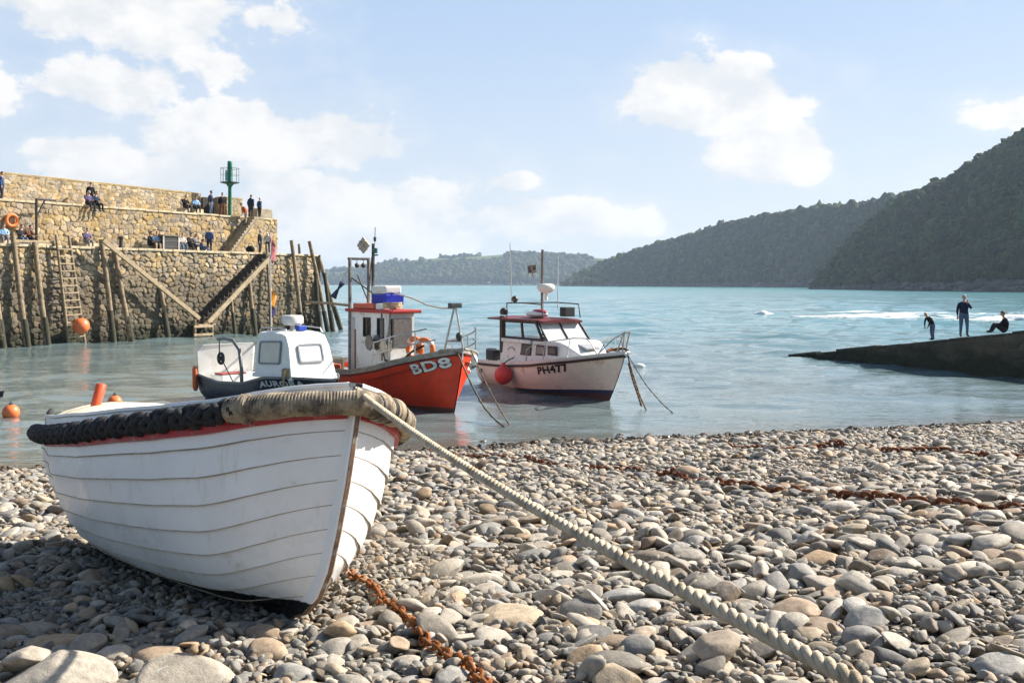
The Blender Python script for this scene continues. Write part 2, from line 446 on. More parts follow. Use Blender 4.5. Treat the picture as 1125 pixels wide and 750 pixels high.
t.put(b.inputs['Normal'], t.bump(t.math('ADD', g1, t.math('MULTIPLY', g2, .35)), .45, .012))
def stone_col(col, bright, z): 
    w = sstep(.04, .30, z)           # stones at the water's edge are wet
    return PAL[int(col)] * bright * (.42 + .58 * w)
def stone_verts(row, sub):
    x, y, z, a, bq, c, yaw, sa, sb, sh, col, br = row
    P, Fc = SHAPES[(int(sh), sub)]
    P = P * np.array((a, bq, c))
    # tilt to the slope of what it lies on
    nrm = Vector((-sa, -sb, 1)).normalized(); q = Vector((0, 0, 1)).rotation_difference(nrm).to_matrix()
    Rz = np.array(Matrix.Rotation(yaw, 3, 'Z')); 
    return P @ (Rz @ np.array(q)).T, Fc
ax = ST_ARR
topz = ax[:, 2] + ax[:, 5]
hc = H[np.clip(((ax[:, 1] - GY0) / CELL).astype(int), 0, H.shape[0] - 1), np.clip(((ax[:, 0] - GX0) / CELL).astype(int), 0, H.shape[1] - 1)]
spx = HX + ax[:, 0] / ax[:, 1] * F; spy = HY + (CZ - ax[:, 2]) / ax[:, 1] * F
seen = (hc - topz < .015) & (spx > 6) & (spx < 1119) & (spy < 744)
loc4 = np.c_[ax[:, :3], np.ones(len(ax))] @ np.array(BMI).T
behind = (loc4[:, 0] < .3) & (loc4[:, 0] > -BL - .3) & (np.abs(loc4[:, 1]) < .9)
hid = behind | ((spx < 440) & (spx > 40) & (spy > 440) & (spy < 600))
scr = ax[:, 3] * np.sqrt(ax[:, 4] * ax[:, 5]) ** .5 / ax[:, 1]
scr = ax[:, 3] * (ax[:, 5] + .35 * ax[:, 4]) / ax[:, 1] ** 2
is_sp = np.array([s[12] is not None for s in ST])
cand = np.where(seen & ~hid & ~is_sp)[0]; cand = cand[np.argsort(-scr[cand])][:264]
single = list(np.where(is_sp)[0]) + list(cand)
ROPE_PX = lambda py: 388 + (py - 420) * 1.63
for n_, i in enumerate(single):
    row = ax[i]; lab = ST[i][12]
    sub = 4 if (n_ < 40 or row[3] / row[1] * F > 30) else 3
    P, Fc = stone_verts(row, sub)
    c3 = stone_col(row[10], row[11], row[2])
    tn = np.tile(c3, (len(P), 1))
    o = np_mesh('beach_stone', P, Fc, sm, tn); o.location = row[:3]
    if lab: tag(o, lab, 'stone', 'boulders and cobbles that stand out on the beach')
    else:
        cn = PALN[int(row[10])]
        px, py = spx[i], spy[i]
        if px < 330: wh = 'in and beside the shadow of the white boat'
        elif py > 640 and px < 560: wh = 'around the rusty bow chain'
        elif px < ROPE_PX(py) - 40: wh = 'between the white boat and the mooring rope'
        elif px < ROPE_PX(py) + 90: wh = 'directly under the mooring rope'
        elif py > 660: wh = 'in the bottom corner right of the rope'
        else: wh = 'on the open beach right of the rope'
        big = 'large' if row[3] / row[1] * F > 24 else 'mid sized'
        tag(o, f'{big} {cn} pebble {wh}', 'stone', f'{big} {cn} pebbles {wh}')
rest = np.ones(len(ax), bool); rest[single] = False
rest &= ~((hc - topz > .12))
for lod, lo, hi in ((3, 0, 7.2), (2, 7.2, 60)):
    pass
VV, FF, TT = [], [], []; off = 0
for i in np.where(rest)[0]:
    sub = 3 if (ax[i, 1] < 7.2 and ax[i, 3] > .034) else 2
    P, Fc = stone_verts(ax[i], sub)
    VV.append(P + ax[i, :3]); FF.append(Fc + off); off += len(P)
    TT.append(np.tile(stone_col(ax[i, 10], ax[i, 11], ax[i, 2]), (len(P), 1)))
o = np_mesh('shingle', np.concatenate(VV), np.concatenate(FF), sm, np.concatenate(TT)); tag(o, 'rounded grey and buff shingle covering the whole beach', 'shingle', kind='stuff')
del VV, FF, TT
print('stones', len(ST), 'single', len(single), flush=True)
# ------------------------------------------------------------------ the beached white rowing boat
def boat_paint():
    m = M('boat_white_paint', (.84, .84, .83), .31, .05, 3, (.62, .58, .50), .06, 5, .12, 60, spec=.45)
    t = NT(m.node_tree); b = m.node_tree.nodes['Principled BSDF']; c0 = b.inputs['Base Color'].links[0].from_socket
    v = t.obj(); z = t.math('ADD', t.sep(v)[2], t.math('MULTIPLY', t.noise(v, 14, 4, .6), -.03))
    c = t.mix(t.ramp(t.noise(t.vmath('MULTIPLY', v, (5, 5, .8)), 3, 5, .65), .56, .74, 0, .38), c0, (.56, .50, .40))     # runs of grime down the planks
    c = t.mix(t.ramp(z, .058, .066, 1, 0), c, (.012, .012, .012)); t.put(b.inputs['Base Color'], c)        # black bottom paint below its line
    return m
white = boat_paint()
grime = M('boat_lap_grime', (.36, .30, .22), .8, .3, 20)
black_af = M('boat_black_bottom', (.012, .012, .012), .7, .3, 8)
red_rail = M('boat_red_rail', (.42, .035, .04), .45, .15, 10, (.5, .22, .18), .3, 18, .2)
cream = M('boat_cream_deck', (.78, .68, .47), .5, .08, 6, (.5, .40, .26), .2, 9)
stem_wood = M('boat_stem_wood', (.25, .17, .10), .6, .3, 14, (.42, .36, .27), .4, 10)
black_rope = M('black_rope', (.022, .022, .024), .75, .3, 60, (.05, .045, .04), .3, 30, .6, 220)
tan_rope = M('tan_rope', (.36, .29, .20), .85, .25, 40, (.08, .065, .05), .55, 8, .7, 240)
orange_paint = M('orange_red_paint', (.60, .085, .03), .5, .15, 8, (.35, .10, .05), .3, 12)
pale_rope = M('pale_rope', (.55, .45, .32), .85, .2, 30, (.27, .21, .13), .45, 9, .6, 260)

boat = thing('rowing_boat', 'white clinker rowing boat with black rope fender beached on the pebbles', 'boat')
boat.matrix_world = BM
NS = 9
STEM = np.array([(-.27, 0), (-.11, .045), (.01, .13), (.095, .26), (.15, .45), (.205, .70), (.24, .95), (.258, 1.125)])  # x, z of the stem face
def stem_x(z): return np.interp(z, STEM[:, 1], STEM[:, 0])
def hull_pt(u, tt, side, out=0.):
    """u 0 stem .. 1 transom, tt 0 keel .. 1 sheer; side -1 starboard"""
    s = u * BL
    zs = b_sheer(s); w = sstep(-.06, .14, u); ws = sstep(.75, 1.0, u)
    zm = 1 - np.cos(np.pi / 2 * tt); zb = tt
    zf = zb * (1 - w) + (zm * .85 + tt * .15) * w
    zf = zf * (1 - .35 * ws) + (.35 * ws) * tt
    yb = tt ** .62; ym = np.sin(np.pi / 2 * tt) ** .72
    yf = yb * (1 - w) + ym * w
    yf = yf * (1 - .3 * ws) + .3 * ws * tt ** .8
    keel_z = .0 + .10 * sstep(.8, 1., u)
    z = keel_z + (zs - keel_z) * zf
    x0 = stem_x(z) - .015
    xt = -BL + .12 * tt
    x = x0 + (xt - x0) * u
    # full bow near the sheer, finer low down
    y = np.maximum(b_half(s * (1.0 + .25 * (1 - tt))), .02) * yf
    if np.isscalar(y): y = max(y, .016)
    else: y = np.maximum(y, .016)
    return x, side * y, z
us = np.concatenate([np.linspace(0, .12, 14), np.linspace(.135, .9, 44), np.linspace(.915, 1, 8)])
tl = np.linspace(0, 1, NS + 1) ** .92
hullV = []
def strake(side, k):
    """one overlapping plank: inner top edge, outer face, thick lower lap"""
    rows = []
    sub = 5
    for u in us:
        row = []
        fade = float(sstep(0., .10, u))
        t_lo = tl[k] - (.012 if k else 0); ts = np.concatenate([[t_lo], np.linspace(t_lo + .0042, tl[k + 1], sub - 1)])
        pts = [Vector(hull_pt(u, max(tq, 0), side)) for tq in ts]
        # outward direction in the section plane
        d = pts[-1] - pts[0]; n = Vector((0, side * abs(d.z), -abs(d.y)));
        n = n.normalized() if n.length > 1e-6 else Vector((0, side, 0))
        if k == 0: n = Vector((0, side, 0))
        th = .021 * fade + .0015
        row.append(pts[0] - n * .004)
        for q, p in enumerate(pts):
            row.append(p + n * (th * (1 - .86 * q / (sub - 1))))
        rows.append(row)
    return rows
hb = MB()
for side in (-1, 1):
    for k in range(NS):
        rows = strake(side, k); n0 = len(hb.f)
        hb.grid(rows, flip=(side > 0))
        for fi in range(n0, len(hb.f)):
            j = (fi - n0) % (len(rows[0]) - 1)
            zc = sum(hb.v[i][2] for i in hb.f[fi]) / 4; xc = sum(hb.v[i][0] for i in hb.f[fi]) / 4
            if j <= 1 and k: hb.m[fi] = 1
hull = hb.build('hull', [white, grime, black_af], boat, 28)
# inside skin
ib = MB()
for side in (-1, 1):
    P = []
    for u in np.linspace(0.015, .985, 40):
        P.append([Vector(hull_pt(u, tq, side)) + Vector((0, -side * .022, .004)) for tq in np.linspace(.12, 1.0, 12)])
    ib.grid(P, flip=(side < 0))
fl = []
for u in np.linspace(.05, .97, 30): fl.append([Vector(hull_pt(u, .33, s)) for s in (-1, 1)])
ib.grid(fl)
ib.build('inner_planking', cream, boat)
# transom
tb = MB()
for off in (0, .05):
    left = [Vector(hull_pt(1, q, -1)) for q in np.linspace(0, 1, 14)]; right = [Vector(hull_pt(1, q, 1)) for q in np.linspace(1, 0, 14)]
    loop = [p + Vector((-.004 + off, 0, 0)) for p in left + right]
    tb.add(loop, [tuple(range(len(loop)))] if off else [tuple(range(len(loop)))[::-1]])
tb.build('transom', white, boat, None)
# stem post and keel
sb = MB(); P = []
path = [(x, 0, z) for x, z in STEM] 
path = [(-BL + .1, 0, .06), (-2.2, 0, -.02), (-.8, 0, -.02)] + path
for i, p in enumerate(path):
    a = Vector(path[max(i - 1, 0)]); c = Vector(path[min(i + 1, len(path) - 1)]); d = (c - a).normalized(); n = Vector((d.z, 0, -d.x))
    pv = Vector(p); w1, w2 = .021, .036
    P.append([pv + n * .030 + Vector((0, -w1, 0)), pv + n * .030 + Vector((0, w1, 0)), pv - n * .03 + Vector((0, w2, 0)), pv - n * .03 + Vector((0, -w2, 0))])
sb.grid(P, closed=True)
sb.f.append(tuple(len(sb.v) - 4 + k for k in range(4))); sb.m.append(0)
st = sb.build('stem_post', white, boat, 30)
ib2 = MB()
P = []
for i, p in enumerate(path[2:]):
    i += 2
    a = Vector(path[max(i - 1, 0)]); c = Vector(path[min(i + 1, len(path) - 1)]); d = (c - a).normalized(); n = Vector((d.z, 0, -d.x)); pv = Vector(p)
    P.append([pv + n * .035 + Vector((0, -.006, 0)), pv + n * .035 + Vector((0, .013, 0)), pv + n * .027 + Vector((0, .022, 0)), pv + n * .027 + Vector((0, -.009, 0))])
ib2.grid(P, closed=True)
ib2.build('stem_band', M('stem_iron', (.22, .13, .08), .7, .4, 20, (.45, .42, .36), .4, 15), st, 30)
# washstrake (the white plank above the fender) with its capping
WZ = .10
def wz(u): return float(np.interp(u, [0, .09, .3, .6, 1], [.085, .062, .085, .115, .125]))
def sheer_pt(u, side, out=0., up=0.):
    x, y, z = hull_pt(u, 1.0, side)
    a = Vector(hull_pt(max(u - .01, 0), 1., side)); b2 = Vector(hull_pt(min(u + .01, 1), 1., side)); d = (b2 - a); n = Vector((d.y, -d.x, 0)) * (1 if side < 0 else -1)
    n = Vector((-d.y * 1, d.x, 0)).normalized() if d.length > 0 else Vector((0, side, 0))
    if n.y * side < 0: n = -n
    return Vector((x, y, z)) + n * out + Vector((0, 0, up)), n
wb = MB(); 
for side in (-1, 1):
    P = []
    for u in np.linspace(0, 1, 56):
        h = wz(u)
        p0, n = sheer_pt(u, side, -.004, -.03); p1, _ = sheer_pt(u, side, -.004 , h)
        if u < .005: n = Vector((.5, side * .8, 0)).normalized()
        P.append([p0, p1, p1 + n * .012 + Vector((0, 0, .001)), p1 + n * .012 + Vector((0, 0, .022)), p1 - n * .05 + Vector((0, 0, .022)), p1 - n * .05, p1 - n * .028, p0 - n * .028])
    wb.grid(P, closed=True, flip=(side < 0))
wb.build('washstrake', white, boat, 30, .003)
# little fore deck and stern deck, thwarts
db = MB(); P = []
for u in np.linspace(.004, .10, 8): P.append([sheer_pt(u, s, -.02, wz(u) * .9)[0] for s in (-1, 1)])
db.grid(P); db.build('fore_deck', white, boat, 30)
db = MB(); P = []
for u in np.linspace(.70, .995, 12):
    a, _ = sheer_pt(u, -1, -.03, wz(u) * .96); c, _ = sheer_pt(u, 1, -.03, wz(u) * .96)
    P.append([a.lerp(c, k / 10) + Vector((0, 0, .17 * math.sin(math.pi * k / 10) ** .8 * sstep(.66, .80, u))) for k in range(11)])
db.grid(P); db.build('stern_deck', cream, boat, 40)
cb = MB(); P = []
for q in np.linspace(-1, 1, 25):
    a, _ = sheer_pt(.985, -1, -.03, wz(1)); c, _ = sheer_pt(.985, 1, -.03, wz(1)); p = a.lerp(c, (q + 1) / 2)
    h = .03 * math.sqrt(max(0, 1 - q * q)) 
    P.append([p + Vector((-.03, 0, -.12)), p + Vector((-.03, 0, h)), p + Vector((.03, 0, h)), p + Vector((.03, 0, -.12))])
cb.grid(P, closed=True); cb.build('stern_coaming', white, boat, 30)
for u in (.3, .52):
    a, _ = sheer_pt(u, -1, -.04, -.16); c, _ = sheer_pt(u, 1, -.04, -.16); m = MB(); m.box((a + c) / 2, (.22, (a - c).length, .03)); m.build('thwart', cream, boat, 30, .004)
# red rubbing rail below the fender
rb = MB()
for side in (-1, 1):
    P = []
    for u in np.linspace(0, 1, 60):
        tq = .0; p0, n = sheer_pt(u, side, .0, 0)
        lo = Vector(hull_pt(u, .936, side)); hi = Vector(hull_pt(u, .985, side)); k = .5 + .5 * float(sstep(0, .06, u))
        P.append([hi, hi + n * .034 * k, lo + n * .036 * k, lo + n * .0])
    rb.grid(P, flip=(side > 0))
rb.build('rubbing_rail', red_rail, boat, 30)
# rope fender: three-strand black rope, then served with tan twine around the bow
def fender_path(side, u0, u1, n):
    out = []
    for u in np.linspace(u0, u1, n):
        p, nn = sheer_pt(u, side, .052, .0)
        out.append(p)
    return out
def strands(pitch, R0, ln):
    return lambda i, th: 0.74 + .30 * abs(math.cos(1.5 * (th - 2 * math.pi * ln[i] / pitch)))
def arc_len(pts):
    L = [0]
    for a, c in zip(pts, pts[1:]): L.append(L[-1] + (Vector(c) - Vector(a)).length)
    return L
def plait(mb, pts, R0, pitch, lobes=2, amp=.33):
    """thick laid rope as separate bulging strands wound round the core"""
    L = arc_len(pts)
    for hand in (1, -1):
        for s_ in range(3):
            off = 2 * math.pi * s_ / 3 + (.5 if hand < 0 else 0)
            n = int(L[-1] / pitch * 18); q = np.linspace(0, L[-1], n)
            xs = [np.interp(q, L, [p[k] for p in pts]) for k in range(3)]
            C = [Vector((xs[0][i], xs[1][i], xs[2][i])) for i in range(n)]
            path = []; rad = []
            a = None
            for i in range(n):
                tdir = (C[min(i + 1, n - 1)] - C[max(i - 1, 0)]).normalized()
                if a is None: a = tdir.orthogonal().normalized()
                a = (a - tdir * a.dot(tdir)).normalized(); b_ = tdir.cross(a)
                th = hand * 2 * math.pi * q[i] / pitch + off
                wv = math.sin(6 * math.pi * q[i] / pitch + s_ * 2.1 + (0 if hand > 0 else math.pi))       # over one strand, under the next
                path.append(C[i] + (a * math.cos(th) + b_ * math.sin(th)) * R0 * (.62 + .13 * wv)); rad.append(R0 * (.34 + .05 * wv))
            mb.tube(path, rad, 7)
    mb.tube(pts, R0 * .62, 8)
sternwrap = []
pL = fender_path(-1, .078, 1.0, 80); pR = fender_path(1, .13, 1.0, 70)
e0, e1 = pL[-1], pR[-1]
arc = []
for k in range(1, 16):
    a = k / 16; p = e0.lerp(e1, a); arc.append(p + Vector((-.06 - .05 * math.sin(math.pi * a), 0, .0)))
pts = pL + arc + pR[::-1]
fb = MB(); plait(fb, pts, .064, .25); 
fb.build('rope_fender', black_rope, boat, 60)
bowp = fender_path(-1, .092, .002, 22) ; bowr = fender_path(1, .002, .14, 18)
mid = [bowp[-1].lerp(bowr[0], .5) + Vector((.045, 0, .006))]
bp = bowp[:-1] + mid + bowr[1:]
L = arc_len(bp); n = int(L[-1] / .0042); q = np.linspace(0, L[-1], n)
C = [Vector([float(np.interp(qq, L, [p[k] for p in bp])) for k in range(3)]) for qq in q]
for _ in range(12): C = [C[0]] + [(C[i - 1] + C[i] * 2 + C[i + 1]) / 4 for i in range(1, n - 1)] + [C[-1]]
r_ = [.060 * (1 + .05 * math.sin(q_ * 9) + .03 * math.sin(q_ * 31)) + .0052 * abs(math.sin(math.pi * q_ / .0165)) + (.010 if (.05 < (q_ / L[-1]) < .075 or .52 < q_ / L[-1] < .55 or .61 < q_ / L[-1] < .64) else 0) for q_ in q]
sb2 = MB(); sb2.tube(C, r_, 20)
served = sb2.build('twine_serving', tan_rope, boat, 60)
gb = MB()      # dark gaps and slack turns where the twine has parted at the stem
for fr in (.50, .575, .59, .66):
    i = int(fr * n); tdir = (C[i + 1] - C[i - 1]).normalized()
    gb.tube([C[i] - tdir * .008, C[i] + tdir * .008], .0685, 20)
gb.build('serving_gap', black_rope, served, 60)
# sculling post on the stern deck, small cleat
pb = MB()
a, _ = sheer_pt(.885, -1, -.03, wz(.885)); c, _ = sheer_pt(.885, 1, -.03, wz(.885)); p = a.lerp(c, .22)
pb.tube([p + Vector((0, 0, -.02)), p + Vector((0, .012, .13)), p + Vector((-.01, .035, .275)), p + Vector((-.01, .036, .285))], [.036, .038, .041, .034], 14)
pb.build('sculling_post', orange_paint, boat, 50)
kb = MB(); p, _ = sheer_pt(.985, -1, -.02, .06); kb.tube([p, p + Vector((0, .0, .10)), p + Vector((-.03, .02, .12))], .02, 8); kb.build('cleat', black_rope, boat)

# ------------------------------------------------------------------ mooring rope from the stem head past the camera
head = BM @ Vector((.222, 0, 1.150))
rp = thing('mooring_rope', 'thick pale twisted mooring rope running from the white bow across the beach', 'rope')
kn = BM @ Vector((-.16, .05, 1.10))
rpts = [BM @ Vector((-.45, -.02, .86)), BM @ Vector((-.3, .0, 1.02)), kn, BM @ Vector((.08, .03, 1.20)), head + Vector((.02, 0, .012))]
end = np.array((.56, 1.6, CZ - .64)); st_ = np.array(head) + np.array((.03, -.01, .0))
for k in range(1, 30):
    a = k / 29; p = st_ * (1 - a) + end * a; p[2] -= .075 * 4 * a * (1 - a) * .6; rpts.append(Vector(p))
rpts += [Vector((.84, .55, CZ - .72)), Vector((1.1, -.5, CZ - .86)), Vector((1.35, -1.5, CZ - 1.12)), Vector((1.5, -2.2, CZ - 1.42))]
# resample
L = arc_len(rpts); n = int(L[-1] / .0055); q = np.linspace(0, L[-1], n)
C = [Vector([float(np.interp(qq, L, [p[k] for p in rpts])) for k in range(3)]) for qq in q]
for _ in range(60): C = [C[0]] + [(C[i - 1] + C[i] * 2 + C[i + 1]) / 4 for i in range(1, n - 1)] + [C[-1]]
pitch = .096; RR = .0150
mb = MB()
for s_ in range(3):
    path = []; a = None
    for i in range(n):
        tdir = (C[min(i + 1, n - 1)] - C[max(i - 1, 0)]).normalized()
        if a is None: a = tdir.orthogonal().normalized()
        a = (a - tdir * a.dot(tdir)).normalized(); b_ = tdir.cross(a); th = 2 * math.pi * q[i] / pitch + 2 * math.pi * s_ / 3
        path.append(C[i] + (a * math.cos(th) + b_ * math.sin(th)) * RR * .53)
    mb.tube(path, RR * .56, 8)
mb.build('rope_strands', pale_rope, rp, 60)
# knot at the stem head
kb = MB(); hv = head
for k, (dz, rr) in enumerate(((-.03, .034), (-.008, .032))):
    kb.torus(hv + Vector((-.02, .01, dz)), rr, .0145, Matrix.Rotation(.3 * k + .2, 3, 'X'), 18, 8)
kb.build('hitch', pale_rope, rp, 60)

# ------------------------------------------------------------------ rusty chains lying on the stones
rust = M('chain_rust', (.22, .075, .025), .85, .45, 50, (.40, .17, .05), .45, 40, .8, 150, spec=.2)
rust_dark = M('chain_rust_dark', (.15, .055, .025), .85, .45, 30, (.28, .12, .05), .4, 25, .8, 150, spec=.2)
def chain(name, label, pts, link, wire, mat, sink=.0, group=None):
    """pts: (x, y) on the beach"""
    P = [Vector((x, y, surf(x, y) + wire * 1.2 - sink)) for x, y in pts]
    L = arc_len(P); n = int(L[-1] / (link * .64)); mb = MB()
    q = np.linspace(0, L[-1], n + 1)
    X_ = np.interp(q, L, [p.x for p in P]); Y_ = np.interp(q, L, [p.y for p in P])
    X_ = X_ + .018 * np.sin(q * 7.1) ; Y_ = Y_ + .015 * np.sin(q * 9.7 + 1)
    Z_ = np.array([surf(x, y) for x, y in zip(X_, Y_)])
    for _ in range(2): Zp = np.concatenate([Z_[:1], Z_, Z_[-1:]]); Z_ = np.maximum(Z_ * .5 + .25 * Zp[:-2] + .25 * Zp[2:], Z_ - .03)
    Z_ = Z_ + wire * 1.1 - sink * (.5 + .5 * np.sin(q * 3.1))
    for i in range(n):
        a = Vector((X_[i], Y_[i], Z_[i])); c = Vector((X_[i + 1], Y_[i + 1], Z_[i + 1])); d = (c - a).normalized()
        roll = (math.pi / 2 if i % 2 else 0) + random.uniform(-.5, .5) + .6
        rot = d.to_track_quat('X', 'Z').to_matrix() @ Matrix.Rotation(roll, 3, 'X')
        loop = []
        hl, hw = link / 2 - wire, link * .31
        for k in range(16):
            th = 2 * math.pi * k / 16
            x = math.copysign(abs(math.cos(th)) ** .75, math.cos(th)) * hl; y = math.copysign(abs(math.sin(th)) ** .8, math.sin(th)) * hw
            loop.append((a + c) / 2 + rot @ Vector((x, y, 0)))
        loop.append(loop[0]); mb.tube(loop, wire, 6, cap=False)
    o = mb.build(name, mat, None, 60); tag(o, label, 'chain', group); return o
c1 = [ground_hit(px, py)[:2] for px, py in ((340, 606), (385, 622), (420, 648), (450, 680), (490, 710), (530, 738), (575, 775))]
chain('anchor_chain', 'bright rusty chain leading from under the bow to the bottom edge', c1, .088, .0100, rust)
c2 = [ground_hit(px, py)[:2] for px, py in ((470, 494), (520, 500), (560, 502), (600, 507), (650, 511), (700, 514), (740, 520), (790, 529), (850, 534), (905, 539), (960, 545), (1010, 549), (1060, 552), (1125, 557), (1200, 566))]
chain('mooring_chain', 'long brown rusty chain half buried across the middle of the beach', c2, .15, .02, rust_dark, .03)
c3 = [ground_hit(px, py)[:2] for px, py in ((800, 487), (860, 492), (920, 489), (980, 494), (1040, 492), (1100, 499), (1180, 500))]
chain('mooring_chain', 'dark rusty chain lying close to the waterline on the right', c3, .17, .022, rust_dark, .03)
# ------------------------------------------------------------------ harbour wall (quay, upper wall, parapet)
A0 = np.array((-30.2, 58.7)); WD = np.array((.545, .838)); WD /= np.linalg.norm(WD); WN = np.array((WD[1], -WD[0]))
def WP(tt, o, z): p = A0 + WD * tt + WN * o; return Vector((p[0], p[1], z))
def w_t(px, o):
    """distance along the wall where a line of sight meets the plane at offset o"""
    k = (px - HX) / F; b0 = A0 + WN * o
    return (k * b0[1] - b0[0]) / (WD[0] - k * WD[1])
def w_z(px, py, o): p = WP(w_t(px, o), o, 0); return PZ(py, p.y)
TEND = 26.4; ZQ, ZL = 6.05, 9.05
ROTW = Matrix(((WD[0], WN[0], 0), (WD[1], WN[1], 0), (0, 0, 1)))       # x along the wall, y out over the water
wm_, t, b = base_mat('rubble_masonry')
tint = t.attr('tint'); v = t.pos()
g = t.noise(v, 9, 6, .65); g2 = t.noise(v, 34, 4, .6)
f = t.math('MULTIPLY', t.ramp(g, .25, .75, .72, 1.25), t.ramp(g2, .3, .7, .82, 1.14))
c = t.mix(1, tint, t.comb(f, f, f), 'MULTIPLY')
# ochre lichen in uneven patches, mostly high on the walls
hz = t.sep(v)[2]
lm = t.math('ADD', t.noise(v, .9, 6, .68), t.ramp(hz, 3.2, 6.5, -.12, .07))
c = t.mix(t.ramp(lm, .54, .68, 0, .5), c, (.44, .29, .09))
c = t.mix(t.ramp(t.math('ADD', t.noise(v, 1.6, 6, .7), t.ramp(hz, 7.5, 11, -.2, .07)), .56, .68, 0, .55), c, (.46, .41, .33))
# tide zone: wet, weedy and dark up to an uneven line
tz = t.math('ADD', hz, t.math('MULTIPLY', t.noise(v, .8, 5, .6), -1.8))
c = t.mix(t.ramp(tz, 2.2, 4.2, .72, 0), c, (.085, .072, .052))
c = t.mix(t.ramp(tz, -.6, .5, .9, 0), c, (.028, .03, .018))
t.put(b.inputs['Base Color'], c); b.inputs['Roughness'].default_value = .88; b.inputs['Specular IOR Level'].default_value = .25
t.put(b.inputs['Normal'], t.bump(t.math('ADD', g, t.math('MULTIPLY', g2, .5)), .7, .05))
paving = M('quay_paving', (.36, .31, .23), .9, .25, 2.0, (.22, .19, .14), .4, 1.2, .5, 12)
coping_m = M('coping_stone', (.50, .42, .29), .88, .25, 2.2, (.34, .25, .11), .4, 2.0, .5, 14)
SPAL = .93 * np.array([1.06, .97, .85]) * np.array([(.36, .30, .21), (.41, .34, .23), (.30, .26, .20), (.33, .30, .26), (.44, .38, .28), (.28, .24, .18), (.39, .30, .18), (.25, .23, .20)])
def rubble(name, org, du, dv, dn, Lu, Lv, su, sv_, seed, parent, res=.055, depth=.10, top=None, mortar=(.30, .26, .20), bright=1.0, course=.5):
    """masonry face of separate rounded stones; org corner, du/dv/dn unit vectors; top(u) = upper limit"""
    rs = np.random.RandomState(seed)
    nu, nv = max(3, int(Lu / res)), max(3, int(Lv / res))
    u = np.linspace(0, Lu, nu); v_ = np.linspace(0, Lv, nv)
    U, V_ = np.meshgrid(u, v_)
    if top is not None:
        tp = np.array([top(q) for q in u]); V_ = V_ * (tp / Lv)[None, :]
    rows = int(Lv * 1.3 / sv_) + 4; cols = int(Lu / su) + 5
    cu = np.zeros((rows, cols)); cv = np.zeros((rows, cols))
    for r_i in range(rows):
        cu[r_i] = (np.arange(cols) - 2 + rs.uniform(0, 1)) * su + rs.uniform(-.32, .32, cols) * su
        cv[r_i] = (r_i - 1) * sv_ + rs.uniform(-.30, .30, cols) * sv_ * (1 - course) + rs.uniform(-.06, .06, cols)
    sq = rs.uniform(.85, 1.2, (rows, cols)); tone = rs.randint(len(SPAL), size=(rows, cols)); br = rs.uniform(.72, 1.25, (rows, cols)); dp = rs.uniform(.35, 1.0, (rows, cols))
    d1 = np.full(U.shape, 9.); d2 = np.full(U.shape, 9.); I1 = np.zeros(U.shape, int)
    wu = U + .05 * np.sin(V_ * 9 + U * 3) ; wv = V_ + .035 * np.sin(U * 8 + 1.3) + .05 * np.sin(U * 1.7)
    rb = np.floor(wv / sv_).astype(int) + 1
    for dr in (-1, 0, 1, 2):
        r_i = np.clip(rb + dr, 0, rows - 1)
        cb_ = np.floor((wu - cu[r_i, 2]) / su).astype(int) + 2
        for dc in (-1, 0, 1, 2):
            c_i = np.clip(cb_ + dc, 0, cols - 1)
            ddx = (wu - cu[r_i, c_i]) / su; ddy = (wv - cv[r_i, c_i]) / sv_
            d = ((np.abs(ddx) ** 2.6 + np.abs(ddy) ** 2.6) ** (1 / 2.6)) * sq[r_i, c_i]
            idx = r_i * cols + c_i
            n1 = d < d1
            d2 = np.where(n1, d1, np.where((d < d2) & (idx != I1), d, d2)); I1 = np.where(n1, idx, I1); d1 = np.where(n1, d, d1)
    e = d2 - d1
    prof = sstep(.015, .17, e) ** .8
    gxx, gyy = rs.normal(0, .5, rows * cols), rs.normal(0, .5, rows * cols)
    tilt = (gxx[I1] * (wu - cu.ravel()[I1]) / su + gyy[I1] * (wv - cv.ravel()[I1]) / sv_)
    h = depth * prof * (dp.ravel()[I1] + .6 * np.clip(tilt, -.6, .6)) + .02 * (fbm(U, V_, seed, 3, 4) - .5)
    tn = SPAL[tone.ravel()[I1]] * br.ravel()[I1][..., None] * bright
    tn = np.where((prof < .35)[..., None], np.array(mortar) * .58, tn)
    P = np.array(org)[None, None] + U[..., None] * np.array(du) + V_[..., None] * np.array(dv) + h[..., None] * np.array(dn)
    o = np_mesh(name, P.reshape(-1, 3), grid_faces(nv, nu), wm_, tn.reshape(-1, 3)); o.parent = parent
    return o
wall = thing('harbour_wall', 'old stone harbour wall in two tiers topped with ochre lichen', 'harbour wall')
d3 = np.array((*WD, 0)); n3 = np.array((*WN, 0)); z3 = np.array((0, 0, 1.))
T0 = -16
bat = .35     # the face leans back
def org(tt, o, z): return np.array(WP(tt, o, z))
dvl = (z3 * 6.6 - n3 * bat) / math.hypot(6.6, bat)
rubble('lower_face', org(T0, bat * .9, -.55), d3, dvl, n3, TEND - T0, 6.52, .44, .35, 3, wall, .047, .17, None, course=.25)
rubble('upper_face', org(T0, -4.0, ZQ), d3, z3, n3, TEND - T0 - .6, ZL - ZQ, .44, .34, 5, wall, .047, .09, None, bright=1.05, course=.8)
rubble('pier_head_face', org(TEND - .02, bat * .9, -.55), -n3, z3, d3, 12, 6.6, .56, .46, 7, wall, .09, .10)
rubble('upper_head_face', org(TEND - .62, -4.02, ZQ), -n3, z3, d3, 7.5, ZL - ZQ, .50, .40, 9, wall, .09, .07)
t221, t249, t266 = w_t(220, -6.5), w_t(249, -6.5), w_t(266, -6.5)
ptop = lambda q: 2.22 - .0105 * q
